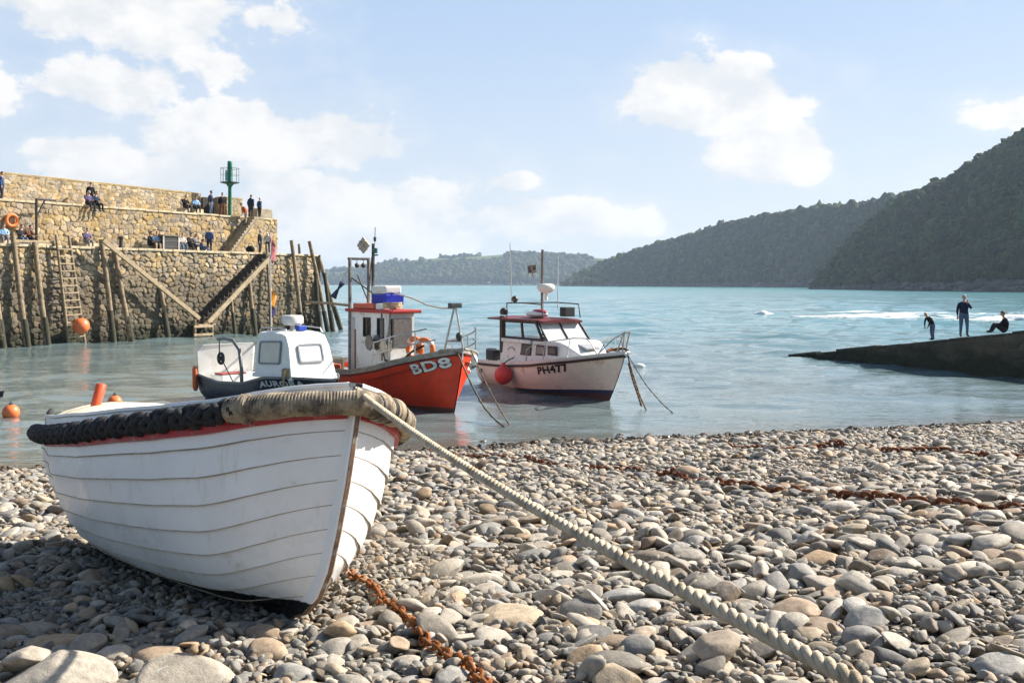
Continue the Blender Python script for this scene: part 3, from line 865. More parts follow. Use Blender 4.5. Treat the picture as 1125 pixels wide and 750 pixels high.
rubble('parapet', org(T0, -6.5, ZL), d3, z3, n3, t221 - T0, 2.2, .40, .27, 11, wall, .052, .05, ptop, bright=1.12, course=.7)
rubble('parapet', org(t249, -6.5, ZL), d3, z3, n3, t266 - t249, 1.75, .40, .27, 13, wall, .06, .05, bright=1.0)
rubble('parapet', org(t221 - .5, -8.2, ZL), d3, z3, n3, t266 - t221 + .8, 1.78, .40, .27, 14, wall, .08, .05, bright=.9)
m = MB()
def slab(mb, t0, t1, o0, o1, z0, z1, mi=0):
    c = WP((t0 + t1) / 2, (o0 + o1) / 2, (z0 + z1) / 2); mb.box(c, (t1 - t0, abs(o1 - o0), z1 - z0), ROTW, mi)
slab(m, T0, TEND - .05, -12, -.08, ZQ - .3, ZQ); m.build('quay_floor', paving, wall, None)
m = MB(); slab(m, T0, TEND - .65, -12, -4.08, ZL - .25, ZL); m.build('upper_walk', paving, wall, None)
# parapet thickness and rounded lichen top
m = MB()
def ptopslab(t0, t1, z0, z1, ob=-8.1):
    P = []
    for k in range(25):
        tt = t0 + (t1 - t0) * k / 24; zt = z0 + (z1 - z0) * k / 24
        P.append([WP(tt, -6.46, zt - .12), WP(tt, -6.44, zt - .02 + .02 * math.sin(k * 2.1)), WP(tt, -6.8, zt + .06), WP(tt, ob + .3, zt + .06), WP(tt, ob, zt - .05), WP(tt, ob, ZL)])
    m.grid(P); m.f.append(tuple(len(m.v) - 6 + k for k in range(6))); m.m.append(0); m.f.append(tuple(len(m.v) - 150 + k for k in range(6))[::-1]); m.m.append(0)
ptopslab(T0, t221, ZL + 2.22, ZL + ptop(t221 - T0)); ptopslab(t249, t266, ZL + 1.75, ZL + 1.72)
m.build('parapet_top', M('lichen_top', (.42, .30, .12), .9, .3, 2.5, (.36, .33, .27), .45, 1.8, .6, 10), wall, 40)
# end faces of the parapet blocks
for tt, sgn in ((t221, 1), (t266, 1)):
    rubble('parapet_end', org(tt - .01, -6.5, ZL), -n3, z3, d3 * sgn, 1.6, 1.7 if tt > t221 else ptop(t221 - T0) - .05, .4, .27, 15, wall, .08, .05)
rubble('parapet_end', org(t249 + .01, -8.1, ZL), n3, z3, -d3, 1.6, 1.72, .4, .27, 16, wall, .08, .05)
m = MB(); slab(m, w_t(222, -8.1), w_t(235.5, -8.1), -8.2, -8.02, ZL, ZL + 1.72); slab(m, w_t(237, -8.1), w_t(248, -8.1), -8.2, -8.03, ZL, ZL + 1.55); m.build('gap_shade', M('gap_shade_dark', (.030, .026, .022), .85, .3, 4), wall, None)  # shade of the recessed parapet gap, painted as dark slabs
# low block at the seaward end of the upper walk
ta, tb_ = w_t(283, -6.2), w_t(300, -6.2)
m = MB(); slab(m, ta, tb_, -7.4, -6.25, ZL, ZL + 1.02); m.build('end_block', M('end_block_stone', (.30, .25, .18), .9, .3, 2.5, (.40, .33, .2), .3, 2), wall, None, .05)
# copings: separate slightly uneven stones
def copings(z, o, t0, t1, seed, hgt=.16, over=.10, name='coping'):
    rs = np.random.RandomState(seed); mb = MB(); tt = t0
    while tt < t1:
        w = rs.uniform(.7, 1.3); w = min(w, t1 - tt)
        if w < .15: break
        mb.box(WP(tt + w / 2, o - .25 + over + rs.uniform(-.03, .03), z + rs.uniform(-.02, .02)), (w - .025, .62, hgt), ROTW); tt += w
    mb.build(name, coping_m, wall, None, .025)
copings(ZQ - .04, 0, T0, TEND, 21); copings(ZL - .03, -4, T0, TEND - .6, 22, .14, .06)
# upper stair down to the quay, against the upper wall
tt0, tt1 = w_t(250, -3.2), w_t(279, -3.2); nst = 13
m = MB()
for k in range(nst):
    a = tt0 + (tt1 - tt0) * k / nst; slab(m, a, tt1 + .8, -4.0, -2.95, ZQ + (ZL - ZQ) * k / nst, ZQ + (ZL - ZQ) * (k + 1) / nst - .004)
m.build('upper_stair', M('stair_stone', (.33, .28, .20), .9, .28, 3, (.22, .18, .12), .4, 2, .5, 12), wall, None, .012)
rubble('stair_side', org(tt0 + .3, -2.93, ZQ), d3, z3, n3, tt1 - tt0 + .5, ZL - ZQ - .12, .45, .36, 23, wall, .06, .05, lambda q: max(.06, min(ZL - ZQ - .1, (q + .1) * (ZL - ZQ) / (tt1 - tt0) )))
# stone bench along the foot of the upper wall
m = MB(); 
for a, c_ in ((-8, w_t(60, -3.7)), (w_t(86, -3.7), w_t(106, -3.7)), (w_t(158, -3.7), w_t(226, -3.7))): slab(m, a, c_, -4.0, -3.45, ZQ, ZQ + .42)
m.build('bench', coping_m, wall, None, .03)

# ------------------------------------------------------------------ timbers standing against the wall
timber = M('weathered_timber', (.27, .205, .135), .9, .28, 5, (.14, .11, .075), .5, 2.6, .8, 26, spec=.2, bdist=.02)
timber_pale = M('pale_timber', (.40, .31, .20), .88, .22, 5, (.24, .18, .11), .35, 3, .7, 26, spec=.2, bdist=.02)
weed = M('weed_dark', (.035, .035, .018), .8, .4, 8, (.07, .055, .03), .4, 5, .9, 20, bdist=.03)
def bed_z(tt): return -1.6
def post(px0, py0, px1, py1, label, rad=.155, o_top=.22, o_bot=.95, group='timber fender posts against the harbour wall', square=False, mat=None, name='timber_post'):
    """top at photo point 0 beside the wall face, foot at photo point 1 standing out in the water"""
    top = WP(w_t(px0, o_top), o_top, w_z(px0, py0, o_top)); bot = WP(w_t(px1, o_bot), o_bot, w_z(px1, py1, o_bot))
    d = bot - top; k = (bed_z(0) - top.z) / d.z; foot = top + d * k
    r = thing(name, label, 'post', foot, group=group)
    n = 18; pts = []; rs = []
    sd = random.random() * 9
    for i in range(n):
        a = i / (n - 1); p = foot.lerp(top, a) - foot
        p += Vector((math.sin(a * 5 + sd), math.cos(a * 4 + sd), 0)) * .025
        pts.append(p); rs.append(rad * (1.08 - .22 * a) * (1 + .05 * math.sin(i * 2.3 + sd)))
    m = MB(); m.tube(pts, rs, 10); m.build('shaft', mat or timber, r, 50)
    m = MB(); hi = 1.5 + .5 * random.random(); zz = hi - foot.z; kk = zz / (top.z - foot.z)
    m.tube([pts[0].lerp(pts[-1], kk * q / 7) + Vector((.01, 0, 0)) for q in range(8)], [rad * (1.22 + .07 * math.sin(q * 2.2 + sd)) * (1 - .10 * q / 7) for q in range(8)], 10)
    m.build('weed', weed, r, 60)
    return r
POSTS = [(13, 256, 30, 379, 'weathered timber post at far left of the wall beside the seated group'),
 (37, 266, 52, 377, 'timber post standing just left of the wall ladder'),
 (111, 263, 125, 374, 'tall timber post right of the ladder at the top of the sloping beam'),
 (126, 276, 144, 374, 'timber post carrying the upper end of the left sloping beam'),
 (176, 317, 185, 372, 'short timber post propping the middle of the left sloping beam'),
 (253, 322, 258, 367, 'short thin post under the right sloping beam'),
 (272, 299, 280, 364, 'timber post under the upper end of the right sloping beam'),
 (293, 268, 298, 360, 'tall thin post at the head of the wall stair'),
 (320, 264, 332, 361, 'tall timber post rising above the wall near the pier head'),
 (328, 268, 333, 361, 'thin timber post just behind the tall one near the pier head'),
 (340, 265, 360, 362, 'tall leaning timber post at the pier head corner'),
 (350, 283, 374, 361, 'outermost leaning timber post at the pier head'),
 (356, 300, 366, 366, 'thick dark weedy post at the foot of the pier head cluster'),
 (346, 296, 352, 364, 'dark timber post close behind the tall leaning one at the pier head'),
 (-12, 262, 3, 380, 'timber post cut by the left edge of the view')]
for i, p in enumerate(POSTS):
    thin = .10 if i in (5, 7, 9) else .15
    ot, ob = (.22, 1.0)
    if i == 9: ot, ob = -.35, .3
    if i in (10, 11): ob = 1.6
    if i in (12, 13): ot, ob = .6, 1.8
    post(*p, mat=(weed if i in (12, 13) else None), rad=thin * 1.12, o_top=ot, o_bot=ob)
def beam(px0, py0, o0, px1, py1, o1, w, label, name='sloping_beam', mat=None):
    a = WP(w_t(px0, o0), o0, w_z(px0, py0, o0)); c = WP(w_t(px1, o1), o1, w_z(px1, py1, o1))
    d = c - a; m = MB(); q = d.to_track_quat('X', 'Z').to_matrix(); n = 8
    for k in range(1): m.box((0, 0, 0), (d.length, w * .75, w), q)
    o = m.build(name, mat or timber_pale, None, None, .02); o.location = (a + c) / 2; tag(o, label, 'beam'); return o
beam(113, 264, .95, 219, 350, 1.15, .27, 'long timber beam sloping down from the ladder side to the water stair')
# stair down the face to the water, with its outer beam
r = thing('wall_stair', 'dark timber stair climbing the wall face beside the pale sloping beam', 'stair', WP(w_t(222, .7), .7, .6))
base = Vector(r.location)
ta, za = w_t(221, .8), w_z(221, 349, .8); tb2, zb2 = w_t(293, .8), ZQ
m = MB(); ns = 17
for k in range(ns):
    a = ta + (tb2 - ta) * k / ns; z = za + (zb2 - za) * k / ns; w = (tb2 - ta) / ns
    c = WP(a + w * .5, .62, z + .02) - base; m.box(c, (w * 1.05, 1.0, .07), ROTW)
    c = WP(a + w * .02, .62, z + (zb2 - za) / ns * .5 - .14) - base; m.box(c, (.05, .98, (zb2 - za) / ns * 1.35), ROTW)
m.build('treads', M('tread_dark', (.055, .045, .035), .9, .3, 6), r, None)
m = MB(); a = WP(ta + .3, 1.16, za - .35) - base; c = WP(tb2 + .3, 1.16, zb2 - .12) - base; d = c - a
m.box((a + c) / 2, (d.length, .14, .34), d.to_track_quat('X', 'Z').to_matrix()); m.build('outer_beam', timber_pale, r, None, .02)
m = MB(); a = WP(ta, .12, za - .1) - base; c = WP(tb2, .12, zb2 - .1) - base; d = c - a
m.box((a + c) / 2, (d.length, .1, .4), d.to_track_quat('X', 'Z').to_matrix()); m.build('inner_string', timber, r, None, .02)
m = MB(); a = WP(ta - .5, .14, za + 1.4) - base; c = WP(w_t(257, .14), .14, w_z(257, 281, .14)) - base; m.tube([a, c], .022, 6); m.build('handrail', M('rail_iron', (.12, .07, .04), .7, .3, 20), r)
# landing frame at the foot of both beams
r = thing('landing_stage', 'small timber landing frame where both sloping beams meet the water', 'landing', WP(w_t(222, .8), .8, 0))
base = Vector(r.location)
for px in (214, 233):
    for o_ in (.35, 1.35):
        m = MB(); tt = w_t(px, o_); p = WP(tt, o_, 0) - base; m.tube([p + Vector((0, 0, -1.5)), p + Vector((0, 0, 1.25 if px < 220 else 1.0))], .10, 8); m.build('leg', timber, r, 50)
for z, px0, px1 in ((.75, 213, 234), (.18, 213, 234)):
    m = MB(); a = WP(w_t(px0, 1.45), 1.45, z) - base; c = WP(w_t(px1, 1.45), 1.45, z) - base; d = c - a; m.box((a + c) / 2, (d.length, .1, .16), d.to_track_quat('X', 'Z').to_matrix()); m.build('cross_rail', timber_pale, r, None, .015)
m = MB(); slab_c = WP(w_t(223, .85), .85, .85) - base; m.box(slab_c, (w_t(233, .85) - w_t(214, .85), 1.0, .07), ROTW); m.build('deck', timber_pale, r, None, .01)
# ladder
lad = thing('wall_ladder', 'long timber ladder leaning on the harbour wall with an orange buoy below', 'ladder', WP(w_t(84, 1.0), 1.0, 0))
base = Vector(lad.location)
def lp(px, py, o): return WP(w_t(px, o), o, w_z(px, py, o)) - base
l0, l1 = lp(61.5, 258, .3), lp(75.5, 377, 1.05); r0, r1 = lp(75.5, 259, .3), lp(93, 375, 1.05)
for a, c in ((l0, l1), (r0, r1)):
    m = MB(); m.tube([a, a.lerp(c, .33), a.lerp(c, .67), c, c + (c - a) * .18], [.085, .095, .10, .105, .11], 8); m.build('rail', timber, lad, 50)
for k in range(13):
    f = .13 + .068 * k; a = l0.lerp(l1, f); c = r0.lerp(r1, f); m = MB(); d = c - a; m.box((a + c) / 2 + Vector((WN[0] * .09, WN[1] * .09, 0)), (d.length * 1.12, .05, .085), d.to_track_quat('X', 'Z').to_matrix()); m.build('rung', timber_pale, lad, None, .01)
# rail plank along the quay edge at the left
r = thing('quay_rail', 'long pale timber plank lying along the quay edge beside the ladder top', 'plank'); r.location = WP(w_t(38, .0), .12, ZQ + .22)
m = MB(); m.box((0, 0, 0), (w_t(62, .1) - w_t(14, .1), .16, .16), ROTW); m.build('plank', timber_pale, r, None, .02)
for k in (-.42, 0, .42):
    m = MB(); q = WD * k * (w_t(62, .1) - w_t(14, .1)); m.box((q[0], q[1], -.13), (.18, .2, .14), ROTW); m.build('block', timber, r, None, .01)
# bollard, locker, davit, life ring
m = MB(); m.lathe([(.001, 0), (.16, 0), (.14, .06), (.12, .5), (.13, .62), (.17, .68), (.17, .78), (.1, .84), (.001, .85)], 14)
o = m.build('bollard', M('bollard_black', (.03, .028, .026), .6, .3, 12, (.16, .08, .04), .35), None, 40); o.location = WP(w_t(133, -.55), -.55, ZQ); tag(o, 'dark bollard on the quay edge above the left sloping beam', 'bollard')
r = thing('quay_locker', 'dark open fronted locker between the seated groups on the quay', 'locker', WP(w_t(184, -3.0), -3.0, ZQ))
dark = M('locker_dark', (.035, .035, .035), .7, .3, 5); pale = M('locker_frame', (.55, .5, .42), .7, .2, 5)
m = MB(); m.box((0, 0, .55), (1.25, .8, 1.06), ROTW); m.build('body', dark, r, None, .02)
m = MB(); m.box((0, 0, 1.14), (1.5, .95, .1), ROTW); m.build('lid', M('locker_lid', (.13, .12, .10), .7, .2, 5), r, None, .015)
for sx in (-1, 1):
    m = MB(); q = WD * sx * .66 + WN * .40; m.box((q[0], q[1], .56), (.09, .09, 1.08), ROTW); m.build('corner_post', pale, r, None, .01)
for z in (.35, .75):
    m = MB(); q = WN * .405; m.box((q[0], q[1], z), (1.2, .03, .05), ROTW); m.build('slat', M('slat_grey', (.10, .10, .095), .7, .2, 5), r, None)
iron = M('black_iron', (.022, .02, .02), .6, .3, 15, (.10, .05, .03), .25)
r = thing('davit', 'black iron hoist with a short arm standing on the quay at the left', 'davit', WP(w_t(40, -3.2), -3.2, ZQ))
m = MB(); m.tube([(0, 0, 0), (0, 0, 3.15)], .085, 10); m.build('mast', iron, r)
arm = Vector((WD[0], WD[1], 0)) * 1.35
m = MB(); m.tube([(0, 0, 3.1), arm + Vector((0, 0, 3.12))], .06, 8); m.build('arm', iron, r)
m = MB(); m.tube([(0, 0, 1.95), arm * .42 + Vector((0, 0, 3.08))], .05, 8); m.build('strut', iron, r)
m = MB(); q = arm * .62; m.tube([q + Vector((0, 0, 2.5)), q + Vector((0, 0, 2.3)), q + Vector((.05, 0, 2.2)), q + Vector((-.03, 0, 2.12))], .03, 6); m.build('hook', iron, r)
orange_ring = M('ring_orange', (.80, .20, .05), .5, .1, 6); ring_white = M('ring_white', (.75, .73, .68), .5, .1, 6)
def life_ring(name, label, loc, mat3, R1, r_, group=None, parent=None, bands=True, ropes=True):
    rt = thing(name, label, 'life ring', loc, group=group) if parent is None else None
    if parent is not None:
        m = MB(); m.torus((0, 0, 0), R1, r_, mat3, 28, 10); rt = m.build(name, orange_ring, parent, 60); rt.location = loc
    else:
        m = MB(); m.torus((0, 0, 0), R1, r_, mat3, 28, 10); m.build('ring', orange_ring, rt, 60)
    if bands:
        for k in range(4):
            m = MB(); a = k * math.pi / 2 + .5; m.torus((0, 0, 0), R1, r_ * 1.05, mat3, 6, 10, 0, a, a + .42); m.build('band', ring_white, rt, 60)
    return rt
mw = Matrix((( WD[0], 0, WN[0]), (WD[1], 0, WN[1]), (0, 1, 0)))
life_ring('life_ring', 'orange life ring hanging on the upper quay wall at the left', WP(w_t(13, -3.82), -3.80, w_z(13, 242, -3.8)), mw, .36, .10, bands=False)

# ------------------------------------------------------------------ green harbour light
green = M('beacon_green', (.012, .17, .095), .45, .15, 4, (.02, .10, .06), .3, 6); green_d = M('beacon_dark', (.01, .06, .045), .5, .2, 4)
bt = w_t(252.5, -5.0); bp_ = WP(bt, -5.0, ZL); ks = bp_.y / F
r = thing('harbour_light', 'green harbour light on a post with a railed round platform', 'beacon', bp_)
def hz_(py): return PZ(py, bp_.y) - ZL
zp = hz_(201); zt = hz_(177)
m = MB(); m.lathe([(.001, 0), (.30, 0), (.30, .06), (.15, .1), (.135, zp - .35), (.32, zp - .08)], 16); m.build('post', green, r, 40)
m = MB(); m.lathe([(.001, zp - .1), (.40, zp - .08), (.74, zp), (.74, zp + .05), (.001, zp + .06)], 20); m.build('platform', green_d, r, 40)
m = MB(); hr = zt - zp; m.lathe([(.15, zp + .05), (.15, zp + hr * .62), (.19, zp + hr * .66), (.19, zp + hr * .92), (.16, zp + hr * .99), (.001, zp + hr)], 16); m.build('lantern', green, r, 40)
for k in range(12):
    a = 2 * math.pi * k / 12; m = MB(); m.tube([(.72 * math.cos(a), .72 * math.sin(a), zp + .04), (.72 * math.cos(a), .72 * math.sin(a), zp + hr * .66)], .014, 6); m.build('railing_bar', green_d, r)
m = MB(); 
m.torus((0, 0, zp + hr * .66), .72, .018, None, 28, 6); m.build('railing_hoop', green_d, r)
m = MB(); m.torus((0, 0, zp + hr * .36), .72, .012, None, 28, 6); m.build('railing_hoop', green_d, r)
m = MB(); m.box((-.20, 0, zp + hr * .33), (.34, .05, hr * .48)); m.build('sign_panel', M('panel_pale', (.22, .50, .46), .5, .1, 5), r)
# ------------------------------------------------------------------ people
SKIN = M('skin', (.50, .30, .21), .55, .08, 8, spec=.3)
def cloth(name, col): return M('cloth_' + name, col, .85, .12, 12, bump=.4, bscale=30, spec=.15, bdist=.01)
CL = {'navy': (.022, .03, .06), 'black': (.012, .012, .014), 'jeans': (.10, .14, .21), 'dark': (.03, .03, .035), 'white': (.62, .62, .60), 'lblue': (.25, .42, .62), 'purple': (.10, .08, .17),
      'orange': (.42, .10, .04), 'brown': (.14, .06, .035), 'grey': (.16, .16, .17), 'blue': (.05, .09, .19), 'khaki': (.30, .24, .15), 'red': (.30, .03, .03), 'pale': (.48, .47, .45), 'beige': (.42, .34, .24)}
HAIR = {'dark': (.03, .02, .014), 'brown': (.10, .055, .025), 'grey': (.42, .41, .39), 'blond': (.36, .25, .11), 'black': (.012, .012, .012), 'cap': (.02, .02, .025), 'white': (.62, .6, .57)}
# joints of the poses; figure faces +x, metres, ground (or seat) at z 0
def pose_joints(pose):
    J = {}
    if pose.startswith('stand') or pose == 'stoop' or pose == 'descend':
        lean = {'stoop': .34, 'descend': .26}.get(pose, .0)
        J['pelvis'] = (0, 0, .93); J['belly'] = (.01 + lean * .25, 0, 1.08); J['chest'] = (lean * .75 + .0, 0, 1.29 - lean * .12); J['neck'] = (lean * 1.0 + .01, 0, 1.47 - lean * .22)
        J['head0'] = (lean * 1.22 + .03, 0, 1.56 - lean * .30); J['head'] = (lean * 1.35 + .04, 0, 1.655 - lean * .36)
        st = .10 if pose != 'descend' else .2
        for sd, s in (('l', 1), ('r', -1)):
            fx = (st * s) * .5 if pose != 'stand' else .02 * s
            J['hip' + sd] = (0, .10 * s, .88); J['knee' + sd] = (.03 + fx * .6, .115 * s, .49); J['ank' + sd] = (-.02 + fx, .12 * s, .09); J['toe' + sd] = (.15 + fx, .14 * s, .04)
            cx, cz = J['chest'][0], J['chest'][2]
            J['sho' + sd] = (cx - .01 + lean * .2, .190 * s, cz + .075 - lean * .06)
            if pose == 'stand_phone' and s == 1:
                J['elb' + sd] = (cx + .12, .26 * s, cz - .10); J['wri' + sd] = (cx + .20, .12 * s, cz + .12)
            elif pose == 'stoop':
                J['elb' + sd] = (cx + .14, .20 * s, cz - .20); J['wri' + sd] = (cx + .20, .13 * s, cz - .44)
            else:
                J['elb' + sd] = (cx - .04, .25 * s, cz - .16); J['wri' + sd] = (cx + .05 + .03 * s, .26 * s, cz - .40)
    else:
        hang = pose == 'sit_hang'; knees = pose == 'sit_knees'; recl = pose == 'sit_ground'
        bk = -.10 if not recl else -.16
        J['pelvis'] = (0, 0, .11); J['belly'] = (.01 + bk * .2, 0, .26); J['chest'] = (.02 + bk * .4, 0, .47); J['neck'] = (.06 + bk * .3, 0, .645); J['head0'] = (.09 + bk * .3, 0, .73); J['head'] = (.11 + bk * .3, 0, .825)
        for sd, s in (('l', 1), ('r', -1)):
            J['hip' + sd] = (.04, .10 * s, .10)
            if recl:
                kz = .42 if s == 1 else .30
                J['knee' + sd] = (.44, .13 * s, kz); J['ank' + sd] = (.76 + .1 * (s < 0), .14 * s, .09); J['toe' + sd] = (.92 + .1 * (s < 0), .15 * s, .12)
            elif knees:
                J['knee' + sd] = (.40, .14 * s, .40); J['ank' + sd] = (.56, .13 * s, .07); J['toe' + sd] = (.72, .14 * s, .04)
            else:
                dz = -.40
                J['knee' + sd] = (.45, .13 * s, .12); J['ank' + sd] = (.48, .13 * s, dz + .07); J['toe' + sd] = (.63, .14 * s, dz + .03)
            J['sho' + sd] = (J['chest'][0], .190 * s, .545)
            if recl: J['elb' + sd] = (-.20, .27 * s, .34) if s == 1 else (.16, .25 * s, .36); J['wri' + sd] = (-.16, .30 * s, .08) if s == 1 else (.38, .16 * s, .42)
            else: J['elb' + sd] = (.10, .25 * s, .36); J['wri' + sd] = (.32, .12 * s, .30 if not knees else .40)
    n0, h0 = Vector(J['head0']), Vector(J['head']); d_ = (h0 - n0).normalized(); J['top'] = tuple(h0 + d_ * .085 + Vector((-.012, 0, 0)))
    return J
RAD = {'pelvis': (.125, .165), 'belly': (.11, .15), 'chest': (.12, .175), 'neck': (.058, .06), 'head0': (.068, .064), 'head': (.106, .084), 'top': (.082, .068), 'hip': .105, 'knee': .066, 'ank': .048, 'toe': .042, 'sho': .066, 'elb': .05, 'wri': .036}
EDG = [('pelvis', 'belly'), ('belly', 'chest'), ('chest', 'neck'), ('neck', 'head0')] + [e for s in 'lr' for e in (('pelvis', 'hip' + s), ('hip' + s, 'knee' + s), ('knee' + s, 'ank' + s), ('ank' + s, 'toe' + s), ('chest', 'sho' + s), ('sho' + s, 'elb' + s), ('elb' + s, 'wri' + s))]
BODY = {}
def head_frame(J):
    h0, h = Vector(J['head0']), Vector(J['head']); d = (h - h0).normalized(); x = Vector((d.z, 0, -d.x)); y = Vector((0, 1, 0))
    return Matrix(((x.x, y.x, d.x), (x.y, y.y, d.y), (x.z, y.z, d.z))), h
def head_pt(ph, th, k=1.0, plain=False):
    x, y, z = .098 * math.sin(ph) * math.cos(th), .077 * math.sin(ph) * math.sin(th), .118 * math.cos(ph)
    if z < 0:
        q = -z / .118; y *= 1 - .30 * q; x = x * (1 - .16 * q) + .022 * q if x > 0 else x * (1 - .40 * q)
    if not plain and x > .03:
        x += .026 * math.exp(-(y / .013) ** 2 - ((z + .022) / .024) ** 2) + .006 * math.exp(-((z - .028) / .014) ** 2) * (abs(y) < .055) - .006 * math.exp(-((abs(y) - .030) / .013) ** 2 - ((z - .004) / .013) ** 2) + .006 * math.exp(-(y / .022) ** 2 - ((z + .062) / .010) ** 2)
    return Vector((x, y, z)) * k
def head_grid(mat, h):
    P = [[h + mat @ head_pt(max(.02, min(math.pi - .02, math.pi * i / 22)), 2 * math.pi * j / 28) for j in range(28)] for i in range(23)]
    return P
def body_mesh(pose, bulk=1.0, fine=False):
    key = (pose, bulk, fine)
    if key in BODY: return BODY[key]
    J = pose_joints(pose); names = [n for n in J if n not in ('head', 'top')]
    me = bpy.data.meshes.new('sk'); me.from_pydata([J[n] for n in names], [(names.index(a), names.index(b)) for a, b in EDG], [])
    o = bpy.data.objects.new('sk', me); COL.objects.link(o)
    o.modifiers.new('s', 'SKIN'); 
    if fine:
        ss_ = o.modifiers.new('d', 'SUBSURF'); ss_.levels = 2; ss_.render_levels = 2
    else:
        ss_ = o.modifiers.new('d', 'SUBSURF'); ss_.levels = 2; ss_.render_levels = 2
    sv_ = me.skin_vertices[0].data
    for i, n in enumerate(names):
        k = n if n in RAD else n[:-1]; r_ = RAD[k]
        r_ = r_ if isinstance(r_, tuple) else (r_, r_)
        bk = bulk if k in ('pelvis', 'belly', 'chest', 'sho', 'elb', 'hip') else 1
        sv_[i].radius = (r_[0] * bk * 1.06, r_[1] * bk * 1.06); sv_[i].use_root = (n == 'pelvis')
    dg = bpy.context.evaluated_depsgraph_get(); dg.update()
    ev = o.evaluated_get(dg); em = ev.to_mesh()
    V = [Vector(v.co) for v in em.vertices]; Fc = [tuple(p.vertices) for p in em.polygons]; ev.to_mesh_clear()
    bpy.data.objects.remove(o); bpy.data.meshes.remove(me)
    hm3, hc3 = head_frame(J); hg_ = MB(); hg_.grid(head_grid(hm3, hc3), closed=True)
    # segments for colouring
    def seg(p):
        best = None
        for a, b in EDG:
            A, B = Vector(J[a]), Vector(J[b]); d = B - A; k = max(0, min(1, (p - A).dot(d) / max(1e-9, d.length_squared))); q = (p - (A + d * k)).length
            ra = RAD[a if a in RAD else a[:-1]]; ra = ra[0] if isinstance(ra, tuple) else ra
            q -= ra * .5
            if best is None or q < best[0]: best = (q, a, b, k)
        return best
    mi = []
    for f in Fc:
        p = sum((V[i] for i in f), Vector()) / len(f); _, a, b, k = seg(p)
        b_ = b if b in RAD else b[:-1]; a_ = a if a in RAD else a[:-1]
        nd = (Vector(J['neck']) - Vector(J['chest'])).normalized(); nk = (p - Vector(J['neck'])).dot(nd); nr = ((p - Vector(J['neck'])) - nd * nk).length
        if b_ in ('neck', 'head0', 'sho') and nk > -.02 and nr < .085: mi.append(0)
        elif b_ in ('belly', 'chest', 'hip') and a_ in ('pelvis', 'belly') and p.z < Vector(J['hipl']).z + .075 and (p.z > Vector(J['hipl']).z - .02 or b_ != 'hip'): mi.append(2)
        elif b_ == 'wri' and k > .93: mi.append(0)
        elif b_ in ('hip', 'knee'): mi.append(2)
        elif b_ == 'ank': mi.append(2 if k < .9 else 3)
        elif b_ == 'toe': mi.append(3)
        else: mi.append(2 if (a_ == 'pelvis' and k < .25) else 1)
    # hands: palm, four fingers, thumb
    hb_ = MB()
    for s, sg in (('l', 1), ('r', -1)):
        w = Vector(J['wri' + s]); d = (w - Vector(J['elb' + s])).normalized(); side = d.cross(Vector((0, 0, 1))); side = side.normalized() if side.length > .1 else Vector((1, 0, 0)); dn = d.cross(side).normalized()
        if dn.x < 0 and pose.startswith('stand'): dn = -dn
        hb_.tube([w - d * .03, w + d * .02, w + d * .05, w + d * .088], [.026, .032, .036, .026], 8)
        for k, (ln, q) in enumerate(((.066, -.027), (.078, -.009), (.072, .009), (.055, .026))):
            b0 = w + d * .08 + side * q; hb_.tube([b0, b0 + d * ln * .5 - dn * .006, b0 + d * ln * .85 - dn * .025, b0 + d * ln - dn * .042], [.0098, .0092, .0085, .006], 6)
        b0 = w + d * .03 + side * -.03; hb_.tube([b0, b0 + d * .03 - side * .025 - dn * .008, b0 + d * .06 - side * .03 - dn * .02], [.013, .011, .008], 6)
    n0 = len(V); V = V + [Vector(v) for v in hg_.v]; Fc = Fc + [tuple(n0 + i for i in f) for f in hg_.f]; mi = mi + [0] * len(hg_.f)
    n0 = len(V); V = V + [Vector(v) for v in hb_.v]; Fc = Fc + [tuple(n0 + i for i in f) for f in hb_.f]; mi = mi + [0] * len(hb_.f)
    BODY[key] = (V, Fc, mi, J); return BODY[key]
